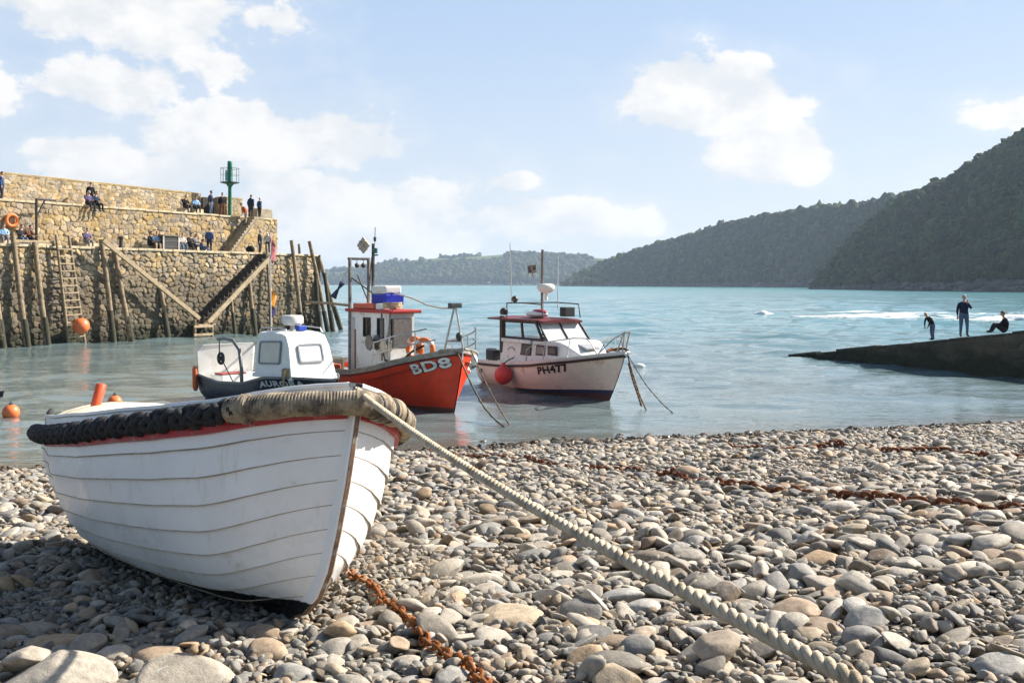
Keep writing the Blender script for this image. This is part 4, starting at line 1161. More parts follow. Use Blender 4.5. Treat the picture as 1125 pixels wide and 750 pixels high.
def person(label, loc, face, pose, top, legs, hair='dark', height=1.74, bulk=1.05, fine=False, group=None, hood=None, shoes='dark', bag=None, hat=False):
    """face: angle of the way the figure looks, from +x"""
    if not fine: height *= 1.09; bulk *= 1.2
    sc = height / 1.755
    V, Fc, mi, J = body_mesh(pose, bulk, fine)
    me = bpy.data.meshes.new('person'); me.from_pydata([v * sc for v in V], [], Fc)
    for m in (SKIN, cloth(top, CL[top]), cloth(legs, CL[legs]), cloth('shoe_' + shoes, CL[shoes])): me.materials.append(m)
    me.polygons.foreach_set('material_index', mi); me.polygons.foreach_set('use_smooth', [True] * len(Fc)); me.update()
    o = bpy.data.objects.new('person', me); COL.objects.link(o); o.location = loc; o.rotation_euler = (0, 0, face)
    tag(o, label, 'person', group)
    h = Vector(J['head']); m = MB(); hm3, _ = head_frame(J)
    # hair (or cap) over the crown and the back of the head
    P = []
    for i in range(13):
        row = []
        for k in range(24):
            th = 2 * math.pi * k / 24; fr_ = (.5 + .5 * math.cos(th)) ** 1.5
            amax = 1.95 * (1 - fr_) + .98 * fr_
            wv = 1.07 + .02 * math.sin(th * 7 + i)
            row.append((h + hm3 @ (head_pt(max(.02, amax * i / 12), th, wv if i < 12 else 1.01, True))) * sc)
        P.append(row)
    m.grid(P, closed=True); ho = m.build('hair' if not hat else 'hat', M('hair_' + hair, HAIR[hair], .7, .2, 30), o, 60)
    if hat:
        m2 = MB(); m2.lathe([(.085, .0), (.15, -.012), (.155, -.004), (.085, .012)], 16, Matrix.Translation((h + Vector((0, 0, .06))) * sc)); m2.build('brim', M('hair_' + hair, HAIR[hair]), ho, 60)
    if fine:
        e = MB()
        for s in (-1, 1): e.ball((h + hm3 @ Vector((.0835, .030 * s, .004))) * sc, .0095 * sc, 8)
        e.build('eyes', M('eye_dark', (.02, .015, .012), .3, 0), o, 60)
        e = MB()
        for s in (-1, 1): e.ball((h + hm3 @ Vector((-.006, .077 * s, -.012))) * sc, .032 * sc, 8, 0, (.6, .35, 1))
        e.build('ears', SKIN, o, 60)
        e = MB(); e.tube([(h + hm3 @ Vector((.083, -.020, -.062))) * sc, (h + hm3 @ Vector((.092, 0, -.063))) * sc, (h + hm3 @ Vector((.083, .020, -.062))) * sc], .004, 6); e.build('mouth', M('lips', (.30, .12, .10), .5, 0), o, 60)
    if hood:
        e = MB(); n_ = Vector(J['neck']); e.ball((n_ + Vector((-.06, 0, .0))) * sc, .10 * sc, 10, 0, (.7, 1.1, .8)); e.build('hood', cloth(hood, CL[hood]), o, 60)
    if bag:
        e = MB(); c_ = Vector(J['chest']); e.box((c_ + Vector((-.20, 0, -.06))) * sc, (.17, .29, .42)); e.build('rucksack', cloth(bag, CL[bag]), o, 40, .04)
    return o
FW = math.atan2(WN[1], WN[0])           # looking out over the harbour
def on_quay(px, o, z=ZQ): return WP(w_t(px, o), o, z)
QB = ZQ + .42
# upper walk
person('person in a dark blue coat standing on the upper walk at the left edge', on_quay(1.5, -5.4, ZL), FW + 1.0, 'stand', 'blue', 'navy', 'brown')
person('person in a purple top seated first on the upper ledge beside a hatted companion', on_quay(97, -4.1, ZL + .02), FW, 'sit_hang', 'purple', 'dark', 'grey')
person('person in a dark navy top seated second on the upper ledge', on_quay(105, -4.1, ZL + .02), FW + .2, 'sit_hang', 'navy', 'black', 'brown')
person('person in a black hat and coat standing behind the pair on the upper ledge', on_quay(99.5, -5.6, ZL), FW - .4, 'stand', 'black', 'dark', 'cap', 1.62, hat=True)
person('person in black seated on the upper walk left of one in light blue', on_quay(203.5, -4.9, ZL + .42), FW, 'sit', 'black', 'dark', 'dark')
person('person in a light blue top seated on the upper walk near the harbour light', on_quay(215, -4.9, ZL + .42), FW - .3, 'sit', 'lblue', 'dark', 'dark')
person('person in dark clothes standing against the shaded parapet gap', on_quay(231.5, -5.3, ZL), FW + .5, 'stand', 'navy', 'jeans', 'dark', 1.82)
person('person in a black jacket standing just left of the green light', on_quay(244, -5.0, ZL), FW - .2, 'stand', 'black', 'brown', 'brown', 1.72, bag='brown')
person('person in a navy jacket standing above the stair head', on_quay(275.5, -4.7, ZL), FW + 1.8, 'stand', 'navy', 'dark', 'dark', 1.74, hood='navy')
person('person in a grey blue jacket standing at the seaward end of the upper walk', on_quay(285, -4.8, ZL), FW + 1.4, 'stand', 'blue', 'dark', 'grey', 1.62)
person('person in an orange top stooping down the upper stair', on_quay(270.5, -3.45, ZL - .72), FW - 1.9, 'descend', 'orange', 'beige', 'dark', 1.7)
m = MB(); slab(m, w_t(197, -4.95), w_t(222, -4.95), -5.3, -4.75, ZL, ZL + .42); m.build('upper_bench', coping_m, wall, None, .03)
# the quay
person('person in pale blue leaning back on the quay bench at the left edge', on_quay(4, -3.5, QB), FW - .3, 'sit', 'lblue', 'grey', 'brown')
person('person in a dark jacket seated below the orange life ring', on_quay(23, -3.5, QB), FW, 'sit', 'dark', 'jeans', 'dark')
person('person in a brown top seated nearest the hoist on the quay', on_quay(32, -3.45, QB), FW + .3, 'sit', 'brown', 'dark', 'dark')
person('person in a purple top seated alone on the quay right of the ladder', on_quay(95, -3.5, QB), FW, 'sit', 'purple', 'grey', 'dark')
person('person in dark clothes seated on the quay just left of the locker pair', on_quay(164.5, -3.5, QB), FW + .5, 'sit', 'dark', 'black', 'dark')
person('person in a light blue shirt seated beside the quay locker', on_quay(172, -3.2, QB), FW - .4, 'sit', 'lblue', 'beige', 'brown')
person('person in a white top seated right of the locker on the quay', on_quay(193.5, -3.4, QB), FW + .2, 'sit', 'white', 'jeans', 'blond')
person('person in a pale top seated second right of the locker', on_quay(200, -3.4, QB), FW - .2, 'sit', 'pale', 'jeans', 'brown')
person('person in dark clothes seated in the middle of the quay group', on_quay(209, -3.4, QB), FW, 'sit', 'dark', 'dark', 'dark')
person('person in a grey top seated beside the standing one in blue', on_quay(214.5, -3.4, QB), FW + .4, 'sit', 'grey', 'pale', 'brown')
person('person in a blue jeans jacket seated low at the feet of the standing one', on_quay(221, -2.9, ZQ), FW + .7, 'sit_knees', 'blue', 'jeans', 'dark')
person('person in a dark blue coat standing on the quay by the seated group', on_quay(230, -2.4, ZQ), FW + 2.3, 'stand', 'blue', 'navy', 'dark', 1.7, bulk=1.15)
person('person in a dark coat standing at the head of the wall stair', on_quay(285.5, -.9, ZQ), FW + .6, 'stand', 'dark', 'navy', 'grey', 1.66)
person('person in a pale hooded top standing at the stair head', on_quay(294, -1.0, ZQ), FW - .8, 'descend', 'pale', 'navy', 'white', 1.6, hood='pale')
# bag beside the stair head
m = MB(); m.ball((0, 0, .28), .34, 14, 0, (1.0, .7, .85)); m.tube([(-.15, 0, .5), (-.1, 0, .72), (.1, 0, .72), (.15, 0, .5)], .03, 6)
o = m.build('holdall', cloth('black', CL['black']), None, 60); o.location = on_quay(275, -.7, ZQ); tag(o, 'bulky black bag standing on the quay at the stair head', 'bag')
# ------------------------------------------------------------------ boats afloat
class Hull:
    def __init__(s, L, B, sheer, rake, um=.42, pw=2.1, tw=.8, draft=.5, flare=.35, stern_t=.0):
        s.L, s.B, s.sheer, s.rake, s.um, s.pw, s.tw, s.draft, s.flare, s.st = L, B, sheer, rake, um, pw, tw, draft, flare, stern_t
        s.zb = sheer[1][0]
    def sh(s, u): return float(np.interp(u, s.sheer[0], s.sheer[1]))
    def plan(s, u):
        a = 1 - (1 - min(u / s.um, 1)) ** s.pw
        k = max(0, (u - s.um) / (1 - s.um)); return a * (1 - (1 - s.tw) * k ** 2.2)
    def zk(s, u): return -s.draft * (1 - .35 * u)
    def xs(s, z):
        q = (s.zb - z) / s.zb
        return -s.rake * max(q, 0) ** 1.25
    def pt(s, u, z, side):
        zk, sh = s.zk(u), s.sh(u); tt = max(0., min(1., (z - zk) / (sh - zk)))
        w = float(sstep(.0, .45, u))
        sec = (tt ** (1 + s.flare * 1.6)) * (1 - w) + (1 - (1 - tt) ** (3.2)) ** (.75) * w
        x0 = s.xs(z); x1 = -s.L + s.st * (1 - tt)
        y = max(.02, s.B / 2 * s.plan(u) * sec)
        return Vector((x0 + (x1 - x0) * u, side * y, z))
    def mesh(s, levels, nu=44, out=0.):
        """levels: list of (height fn of u, material index of the band above)"""
        mb = MB()
        us_ = np.linspace(0, 1, nu) ** 1.35
        for side in (-1, 1):
            for (lo, mi), (hi, _) in zip(levels[:-1], levels[1:]):
                P = []
                for u in us_:
                    a, b = lo(u), hi(u); P.append([s.pt(u, a + (b - a) * k / 6, side) for k in range(7)])
                mb.grid(P, mi=mi, flip=(side > 0))
        # transom
        for (lo, mi), (hi, _) in zip(levels[:-1], levels[1:]):
            P = [[s.pt(1, lo(1) + (hi(1) - lo(1)) * k / 6, sd) for sd in (-1, 1)] for k in range(7)]
            mb.grid(P, mi=mi)
        return mb
    def rail(s, z0, z1, out, u0=0, u1=1, n=40):
        """band standing proud of the topsides"""
        mb = MB()
        for side in (-1, 1):
            P = []
            for u in np.linspace(u0, u1, n):
                a, b = s.pt(u, z0(u), side), s.pt(u, z1(u), side); o_ = Vector((0, side * out, 0)) if u > .02 else Vector((out * .7, side * out * .6, 0))
                P.append([a - o_ * .2, a + o_, b + o_, b - o_ * .2])
            mb.grid(P, closed=True, flip=(side < 0))
        return mb
    def deck(s, zf, u0, u1, inset=.03, camber=.05, n=20):
        mb = MB(); P = []
        for u in np.linspace(u0, u1, n):
            a = s.pt(u, s.sh(u), -1); c = s.pt(u, s.sh(u), 1); z = zf(u)
            a = Vector((a.x, min(-.005, a.y + inset), z)); c = Vector((c.x, max(.005, c.y - inset), z))
            P.append([a.lerp(c, k / 8) + Vector((0, 0, camber * (1 - (2 * k / 8 - 1) ** 2))) for k in range(9)])
        mb.grid(P); return mb
    def inner(s, zf, u0, u1, th=.06, n=30):
        mb = MB()
        for side in (-1, 1):
            P = []
            for u in np.linspace(u0, u1, n):
                P.append([Vector((q.x, side * max(.004, abs(q.y) - th), q.z)) for q in [s.pt(u, zf(u) + (s.sh(u) - zf(u)) * k / 4, side) for k in range(5)]])
            mb.grid(P, flip=(side < 0))
        return mb
    def u_at(s, x, z):
        x0 = s.xs(z); return (x - x0) / (-s.L - x0)
    def text(s, txt, x0, z0f, h, mat, name, parent, side=-1, bold=.0, out=.012, sx=1.0, slope=0.):
        cu = bpy.data.curves.new('lettering', 'FONT'); cu.body = txt; cu.size = h / .70; cu.offset = bold; cu.resolution_u = 3; cu.space_character = 1.08
        to = bpy.data.objects.new('t', cu); COL.objects.link(to)
        dg = bpy.context.evaluated_depsgraph_get(); dg.update()
        em = bpy.data.meshes.new_from_object(to.evaluated_get(dg)); bpy.data.objects.remove(to); bpy.data.curves.remove(cu)
        bm = bmesh.new(); bm.from_mesh(em); bmesh.ops.triangulate(bm, faces=bm.faces)
        bmesh.ops.subdivide_edges(bm, edges=[e for e in bm.edges if e.calc_length() > .08], cuts=2, use_grid_fill=False); bmesh.ops.triangulate(bm, faces=bm.faces)
        for v in bm.verts:
            a, b = v.co.x * sx, v.co.y
            x = x0 + a if side < 0 else x0 - a; z = z0f(s.u_at(x, 1.0)) + b + slope * a
            p = s.pt(s.u_at(x, z), z, side); v.co = Vector((x, p.y + side * out, z))
        bm.to_mesh(em); bm.free(); em.materials.clear(); em.materials.append(mat); em.name = name
        o = bpy.data.objects.new(name, em); COL.objects.link(o); o.parent = parent
        return o
def tubes(name, lst, r, mat, parent, n=7):
    for pts in lst:
        m = MB(); m.tube(pts, r, n); m.build(name, mat, parent, 50)
def boxpart(name, c, d, mat, parent, rot=None, bevel=.015, taper=1.0):
    m = MB(); m.box((0, 0, 0), d, rot, 0, taper); o = m.build(name, mat, parent, None, bevel); o.location = c; return o
gm_, t, b = base_mat('cabin_glass')
nt = gm_.node_tree; nt.nodes.remove(b); tr = t.new('ShaderNodeBsdfTransparent'); tr.inputs[0].default_value = (.93, .95, .96, 1); gl = t.new('ShaderNodeBsdfGlossy'); gl.inputs['Roughness'].default_value = .04; fr = t.new('ShaderNodeLayerWeight'); fr.inputs[0].default_value = .5
mx = t.new('ShaderNodeMixShader'); t.put(mx.inputs[0], t.math('ADD', t.math('MULTIPLY', t.math('POWER', fr.outputs[1], 4.0), .6), .05)); nt.links.new(tr.outputs[0], mx.inputs[1]); nt.links.new(gl.outputs[0], mx.inputs[2]); nt.links.new(mx.outputs[0], nt.nodes['Material Output'].inputs['Surface'])
steel = M('galvanised', (.45, .45, .44), .35, .15, 20, (.30, .20, .12), .2, 14, metal=.8)
gel = M('gelcoat_white', (.74, .74, .70), .35, .06, 3, (.50, .44, .34), .16, 5, .05, coat=.3)
navy = M('navy_hull', (.018, .022, .035), .35, .2, 4, (.10, .10, .11), .15, 6, .08)

# --- red fishing boat BD8
red = M('red_hull', (.74, .055, .018), .42, .14, 2.5, (.46, .05, .03), .3, 2.2, .12, 12)
redw = M('red_hull_waterline', (.20, .05, .03), .7, .3, 5, (.10, .07, .05), .5, 4, .3)
greyrail = M('grey_bulwark', (.36, .33, .29), .7, .25, 5, (.24, .15, .09), .4, 4, .3)
wh_white = M('wheelhouse_white', (.84, .82, .77), .5, .08, 3, (.45, .30, .17), .25, 3.5, .1)
redroof = M('roof_red', (.42, .03, .025), .5, .2, 5)
hd = Vector((.58, -.815)).normalized(); bow = (-1.39, 28.53)
bd = thing('fishing_boat', 'red fishing boat with white wheelhouse and BD8 painted on its bow', 'fishing boat', (bow[0], bow[1], 0), math.atan2(hd.y, hd.x))
HB = Hull(9.2, 3.0, ([0, .107, .27, .446, .58, 1], [1.86, 1.60, 1.26, 1.02, .95, 1.02]), .50, .40, 2.5, .86, .6, -.12)
HB.um, HB.pw = .27, 3.0
HB.mesh([(lambda u: HB.zk(u), 1), (lambda u: .10, 0), (lambda u: HB.sh(u) - .17, 2), (lambda u: HB.sh(u), 2)]).build('hull', [red, redw, greyrail], bd, 40)
HB.rail(lambda u: HB.sh(u) - .19, lambda u: HB.sh(u) - .14, .035).build('rubbing_strake', M('dark_red_rail', (.12, .02, .015), .6, .2), bd, 30)
HB.rail(lambda u: HB.sh(u) - .03, lambda u: HB.sh(u) + .02, .03).build('gunwale', greyrail, bd, 30)
HB.inner(lambda u: HB.sh(u) - .36, .02, .99).build('bulwark_inside', greyrail, bd, 30)
HB.deck(lambda u: HB.sh(u) - .38, .02, .99).build('deck', M('deck_grey', (.22, .21, .20), .8, .25, 4, (.12, .09, .06), .4), bd, 40)
letter = M('letter_white', (.80, .79, .76), .5, .05); letter_k = M('letter_black', (.012, .012, .012), .5, .1)
HB.text('BD8', -1.16, lambda u: HB.sh(u) - .53, .27, letter_k, 'number_outline', bd, -1, .026, .010, 1.25, .02)
HB.text('BD8', -1.15, lambda u: HB.sh(u) - .525, .27, letter, 'registration_number', bd, -1, .012, .018, 1.25, .02)
HB.text('BD8', -.42, lambda u: HB.sh(u) - .58, .30, letter, 'registration_number', bd, 1, .012, .016, 1.2, .0)
# wheelhouse
wx0, wx1, wy, wz0, wz1 = -3.65, -6.35, .43, .62, 2.78
m = MB()
def wall_panel(mb, a, c, z0, z1, th=.05):
    a = Vector((a[0], a[1], 0)); c = Vector((c[0], c[1], 0)); d = c - a
    mb.box(((a + c) / 2) + Vector((0, 0, (z0 + z1) / 2)), (d.length, th, z1 - z0), Matrix.Rotation(math.atan2(d.y, d.x), 3, 'Z'))
def windowed_wall(mb, a, c, z0, z1, wins, wz_0, wz_1, th=.05):
    """panel a->c with openings wins = [(f0, f1)] between heights wz"""
    a = Vector((a[0], a[1])); c = Vector((c[0], c[1])); pt = lambda f: a.lerp(c, f)
    wall_panel(mb, a, c, z0, wz_0, th); wall_panel(mb, a, c, wz_1, z1, th)
    f = 0
    for f0, f1 in wins + [(1, 1)]:
        if f0 - f > .002: wall_panel(mb, pt(f), pt(f0), wz_0, wz_1, th)
        f = f1
def pane(name, a, c, z0, z1, mat, parent, frame=None, th=.02, fw=.05):
    a = Vector((a[0], a[1], 0)); c = Vector((c[0], c[1], 0)); d = c - a; rot = Matrix.Rotation(math.atan2(d.y, d.x), 3, 'Z'); mid = (a + c) / 2 + Vector((0, 0, (z0 + z1) / 2))
    m = MB(); L_ = d.length; hh = z1 - z0
    for cx, cz, w, h in ((0, hh / 2 - fw / 2, L_, fw), (0, -hh / 2 + fw / 2, L_, fw), (-L_ / 2 + fw / 2, 0, fw, hh - 2 * fw - .004), (L_ / 2 - fw / 2, 0, fw, hh - 2 * fw - .004)): m.box((cx, 0, cz), (w, .085, h))
    o = m.build(name, frame, parent, None, .006); o.location = mid; o.rotation_euler = rot.to_euler()
    m = MB(); m.box((0, 0, 0), (L_ - fw, th, hh - fw)); m.build('pane', mat, o, None)
    return o
windowed_wall(m, (wx1, -wy), (wx0, -wy), wz0, wz1, [(.36, .56), (.72, .9)], 1.98, 2.62)
windowed_wall(m, (wx1, wy), (wx0, wy), wz0, wz1, [(.36, .56), (.72, .9)], 1.98, 2.62)
windowed_wall(m, (wx0, -wy - .024), (wx0, wy + .024), wz0, wz1 - .002, [(.08, .44), (.54, .92)], 1.98, 2.60)
wall_panel(m, (wx1, -wy + .024), (wx1, wy - .024), wz0, wz1 - .001)
m.build('wheelhouse', wh_white, bd, None)
fr_dark = M('window_rubber', (.03, .03, .03), .6, .1)
for sy in (-1, 1):
    for f0, f1 in ((.36, .56), (.72, .9)):
        ax_ = wx1 + (wx0 - wx1) * f0; bx_ = wx1 + (wx0 - wx1) * f1; pane('window', (ax_, sy * wy), (bx_, sy * wy), 1.98, 2.62, gm_, bd, fr_dark)
for f0, f1 in ((.08, .44), (.54, .92)): pane('window', (wx0, -wy + 2 * wy * f0), (wx0, -wy + 2 * wy * f1), 1.98, 2.60, gm_, bd, fr_dark)
boxpart('wheelhouse_roof', ((wx0 + wx1) / 2 + .08, 0, wz1 + .055), (wx0 - wx1 + .45, 2 * wy + .3, .11), redroof, bd, None, .03)
boxpart('door_post', (wx1 + .42, -wy - .04, 1.45), (.075, .04, 1.5), M('rusty_post', (.34, .16, .05), .8, .3, 20, (.20, .09, .04), .4), bd, None, .008)
boxpart('door', (wx1 + .20, -wy - .035, 1.65), (.36, .02, 1.9), M('door_lilac', (.52, .48, .47), .6, .1, 3), bd, None, .008)
# pot hauler and pipe gear on the forward starboard corner
gear = thing('x', '', '', (0, 0, 0)); bpy.data.objects.remove(gear)
gun = M('hauler_steel', (.20, .19, .18), .45, .3, 12, (.20, .11, .06), .4, 10, metal=.5)
m = MB(); ry = Matrix.Rotation(R(90), 4, 'X'); m.lathe([(.001, -.16), (.23, -.16), (.25, -.12), (.12, -.03), (.12, .03), (.25, .12), (.23, .16), (.001, .16)], 18, Matrix.Translation((wx0 - .55, -wy - .28, 1.85)) @ ry)
hau = m.build('pot_hauler', gun, bd, 35)
m = MB(); m.lathe([(.001, -.14), (.17, -.14), (.2, -.1), (.08, 0), (.2, .1), (.17, .14), (.001, .14)], 16, Matrix.Translation((wx0 + .02, -wy - .12, 1.75)) @ ry); m.build('drum', M('drum_cream', (.55, .48, .36), .6, .2), hau, 35)
boxpart('hauler_panel', (wx0 + .20, -.08, 2.15), (.10, .66, .95), gun, bd, None, .02)
tubes('hauler_pipe', [[(wx0 - .3, -wy - .1, 2.9), (wx0 - .1, -wy - .22, 2.4), (wx0 - .1, -wy - .2, 1.3)], [(wx0 - .2, -wy - .12, 1.6), (wx0 + .1, -wy - .16, 1.2), (wx0 + .12, -wy - .14, .9)], [(wx0 + .1, -wy, 2.95), (wx0 + .16, -wy - .1, 2.2), (wx0 + .1, -wy - .16, 1.8)]], .03, gun, bd)
# roof gear
boxpart('roof_tray', (-5.30, -.15, wz1 + .20), (1.5, .7, .17), M('tray_orange', (.62, .12, .06), .5, .15, 6), bd, None, .03)
boxpart('fish_box', (-4.75, .12, wz1 + .42), (.95, .65, .34), M('box_blue', (.012, .03, .42), .45, .1, 6), bd, None, .03, 1.03)
bx = boxpart('fish_box_lid', (-4.85, .12, wz1 + .73), (.95, .62, .27), M('box_white', (.70, .68, .63), .5, .08, 6), bd, None, .06)
boxpart('roof_locker', (-4.15, -.28, wz1 + .2), (.55, .45, .2), M('box_white', (.7, .68, .63)), bd, None, .03)
m = MB()
for k in range(9): a = k * 1.3; m.tube([(-3.75 + .22 * math.cos(a + q * .7), -.25 + .3 * math.sin(a + q * .7), wz1 + .16 + .02 * k) for q in range(7)], .03, 6)
m.build('rope_coil', M('rope_buff', (.42, .32, .2), .85, .2), bd, 60)
# gantry, mast, reflector
dk = M('mast_dark', (.05, .045, .04), .5, .3, 10, (.22, .18, .14), .35, 4, metal=.2)
zg_ = 4.55
tubes('gantry_post', [[(-6.30, -.48, .7), (-6.30, -.48, 2.2), (-6.30, -.48, zg_)], [(-6.30, .22, .7), (-6.30, .22, zg_)]], .06, M('gantry_grey', (.22, .21, .19), .55, .3, 6, (.08, .06, .05), .45, 4), bd)
tubes('gantry_bar', [[(-6.30, -.55, zg_), (-6.30, .26, zg_)]], .045, dk, bd)
tubes('brace', [[(-6.30, -.2, 4.0), (-6.00, .1, 3.0)], [(-6.30, -.48, 3.95), (-5.80, .1, 3.4)]], .025, dk, bd)
for y_ in (-.22, .02):
    m = MB(); m.tube([(-6.30, y_, zg_), (-6.30, y_, zg_ - .15)], .012, 6); m.ball((-6.30, y_, zg_ - .22), .085, 10, 0, (.6, 1, 1)); m.build('pulley_block', dk, bd, 60)
tubes('mast', [[(-5.75, .1, 2.9), (-5.75, .1, 4.0), (-5.73, .1, 5.05)]], .055, dk, bd)
tubes('aerial', [[(-5.70, .14, 5.05), (-5.69, .15, 5.6)]], .012, dk, bd); tubes('stay', [[(-6.00, .0, 2.9), (-5.78, .08, 4.6)]], .03, M('gantry_grey', (.3, .3, .3)), bd)
boxpart('radar_reflector', (-6.02, -.12, 5.0), (.40, .06, .40), M('reflector_card', (.50, .42, .32), .7, .15, 5), bd, Euler((0, R(45), R(20))).to_matrix(), .01)
m = MB(); m.box((0, 0, 0), (.40, .16, .03), Euler((0, R(45), R(20))).to_matrix()); m.box((.0, 0, .0), (.03, .16, .40), Euler((0, R(45), R(20))).to_matrix()); o = m.build('reflector_plate', M('reflector_card', (.5, .42, .32)), bd, None); o.location = (-6.02, -.12, 5.0)
m = MB(); m.lathe([(.001, 0), (.06, 0), (.06, .17), (.001, .18)], 10); m.box((0, 0, -.06), (.24, .05, .05)); o = m.build('mast_light', M('lamp_teal', (.03, .14, .13), .4, .1), bd, 40); o.location = (-5.55, .1, 4.72)
m = MB(); m.lathe([(.001, 0), (.04, 0), (.05, .13), (.001, .16)], 10); o = m.build('mast_light', dk, bd, 40); o.location = (-5.62, .1, 5.12)
tubes('boom', [[(-6.30, -.48, 2.98), (-7.10, -.85, 3.05), (-8.30, -1.2, 3.08)]], .045, M('boom_wood', (.32, .24, .15), .8, .2), bd)
m = MB(); m.tube([(-6.30, -.75, 3.75), (-6.40, -.85, 3.55), (-6.50, -1.0, 3.25)], [.10, .035, .12], 8); m.build('cloth_vane', M('vane_blue', (.03, .05, .10), .8, .2), bd, 40)
tubes('boom_line', [[(-6.30, -.48, 4.2), (-6.40, -.7, 3.95), (-6.30, -.75, 3.8)]], .012, pale_rope, bd)
# bow frame, rails, forestay
bf = [(-.55, -.12, HB.sh(.06)), (-.42, 0, 3.02), (-.35, .22, HB.sh(.05))]
tubes('bow_frame', [[(-.62, -.28, 1.7), (-.46, -.03, 3.0)], [(-.28, .18, 1.75), (-.44, .03, 3.0)], [(-.58, -.22, 2.05), (-.32, .16, 2.05)]], .032, steel, bd)
boxpart('bow_lamp', (-.46, 0, 3.08), (.16, .40, .15), M('lamp_dark', (.05, .06, .06), .4, .2), bd, None, .02)
m = MB(); m.ball((-.36, .08, 2.18), .10, 10, 0, (1, 1, 1.3)); m.build('bow_roller', M('lamp_dark', (.05, .06, .06)), bd)
def rail_pts(z, side, us_): return [Vector((HB.pt(u, HB.sh(u), side).x, HB.pt(u, HB.sh(u), side).y * .93, z if z > 0 else HB.sh(u) - z)) for u in us_]
for side in (-1, 1):
    tubes('bow_rail', [rail_pts(-.72, side, np.linspace(.07, .30, 9)), rail_pts(-.36, side, np.linspace(.05, .30, 9))], .022, steel, bd)
    for u in (.1, .2, .3):
        p = HB.pt(u, HB.sh(u), side); tubes('stanchion', [[(p.x, p.y * .93, p.z - .02), (p.x, p.y * .93, p.z + .72)]], .02, steel, bd)
tubes('forestay', [[(-5.7, .1, 3.6), (-3.0, .05, 3.25), (-2.0, .02, 3.05), (-1.2, 0, 2.98), (-.5, 0, 3.0)]], .022, pale_rope, bd)
r90 = Matrix.Rotation(R(90), 3, 'X') 
life_ring('life_ring', '', (-1.75, -.60, 1.78), Matrix.Rotation(R(10), 3, 'Z') @ r90, .30, .085, parent=bd); life_ring('life_ring', '', (-1.32, -.52, 1.78), Matrix.Rotation(R(30), 3, 'Z') @ r90, .28, .08, parent=bd)
tubes('deck_hose', [[(-2.6, -1.15, 1.42), (-2.0, -1.12, 1.36), (-1.75, -1.05, 1.42), (-1.45, -.86, 1.72), (-1.2, -.6, 1.9)]], .035, black_rope, bd)
m = MB()
for k in range(14): m.tube([(-.75 - .08 * (k % 4), -.3 + .05 * k, 1.66 + .03 * (k % 3)), (-.9 + .05 * (k % 3), -.2 + .04 * k, 1.78), (-1.05, -.3 + .05 * k, 1.66)], .03, 5)
m.build('chain_heap', M('heap_dark', (.08, .075, .07), .8, .5, 30), bd, 60)
m = MB(); m.ball((.04, .34, 1.5), .14, 12, 0, (.45, .8, 1.1)); m.build('bow_fender', M('box_white', (.7, .68, .63)), bd)
boxpart('deck_pot', (-7.6, -.6, .95), (.9, .7, .5), M('pot_net', (.10, .10, .08), .9, .5, 20), bd, None, .08); boxpart('fish_box', (-6.9, -.85, .86), (.6, .4, .3), M('tray_orange', (.62, .12, .06)), bd, None, .03)

# --- cream motor boat PH477
cream_h = M('hull_cream', (.80, .68, .56), .38, .08, 2.0, (.50, .30, .18), .22, 2.0, .06, coat=.3)
boot = M('boot_navy', (.03, .045, .11), .5, .2, 5); bottom = M('bottom_brown', (.085, .045, .038), .7, .3, 4)
brown = M('rail_brown', (.055, .032, .026), .6, .25, 6); maroon = M('roof_maroon', (.12, .02, .025), .5, .2, 6, (.24, .08, .07), .3, 5)
frame_b = M('frame_brown', (.045, .032, .026), .55, .25, 6)
hd = Vector((.515, -.857)).normalized(); bow = (3.50, 30.74)
ph = thing('motor_boat', 'cream motor boat with maroon roofed wheelhouse and PH477 on its bow', 'motor boat', (bow[0], bow[1], 0), math.atan2(hd.y, hd.x))
HP = Hull(7.5, 2.65, ([0, .2, .45, .7, 1], [1.60, 1.36, 1.12, .98, .92]), .85, .46, 2.2, .85, .45, .42)
HP.mesh([(lambda u: HP.zk(u), 2), (lambda u: .24 - .19 * min(1, u * 1.6), 1), (lambda u: .37 - .25 * min(1, u * 1.6), 0), (lambda u: HP.sh(u) - .09, 3), (lambda u: HP.sh(u) + .0, 3)]).build('hull', [cream_h, boot, bottom, gel], ph, 40)
HP.rail(lambda u: HP.sh(u) - .17, lambda u: HP.sh(u) - .085, .045).build('rubbing_strake', brown, ph, 30)
HP.rail(lambda u: HP.sh(u) - .01, lambda u: HP.sh(u) + .035, .02).build('toe_rail', gel, ph, 30)
HP.deck(lambda u: HP.sh(u) - .01, .01, .80, .02, .06).build('deck', gel, ph, 40)
HP.deck(lambda u: .55, .79, .995, .06, 0).build('cockpit_sole', greyrail, ph, 40); HP.inner(lambda u: .55, .79, .99).build('cockpit_side', gel, ph, 40)
HP.text('PH477', -3.06, lambda u: HP.sh(u) - .44, .23, letter_k, 'registration_number', ph, -1, .012, .014, 1.25, .015)
# arched name on the cabin side is too faded to read: a faint blue swoosh
cab_w = .98
m = MB()
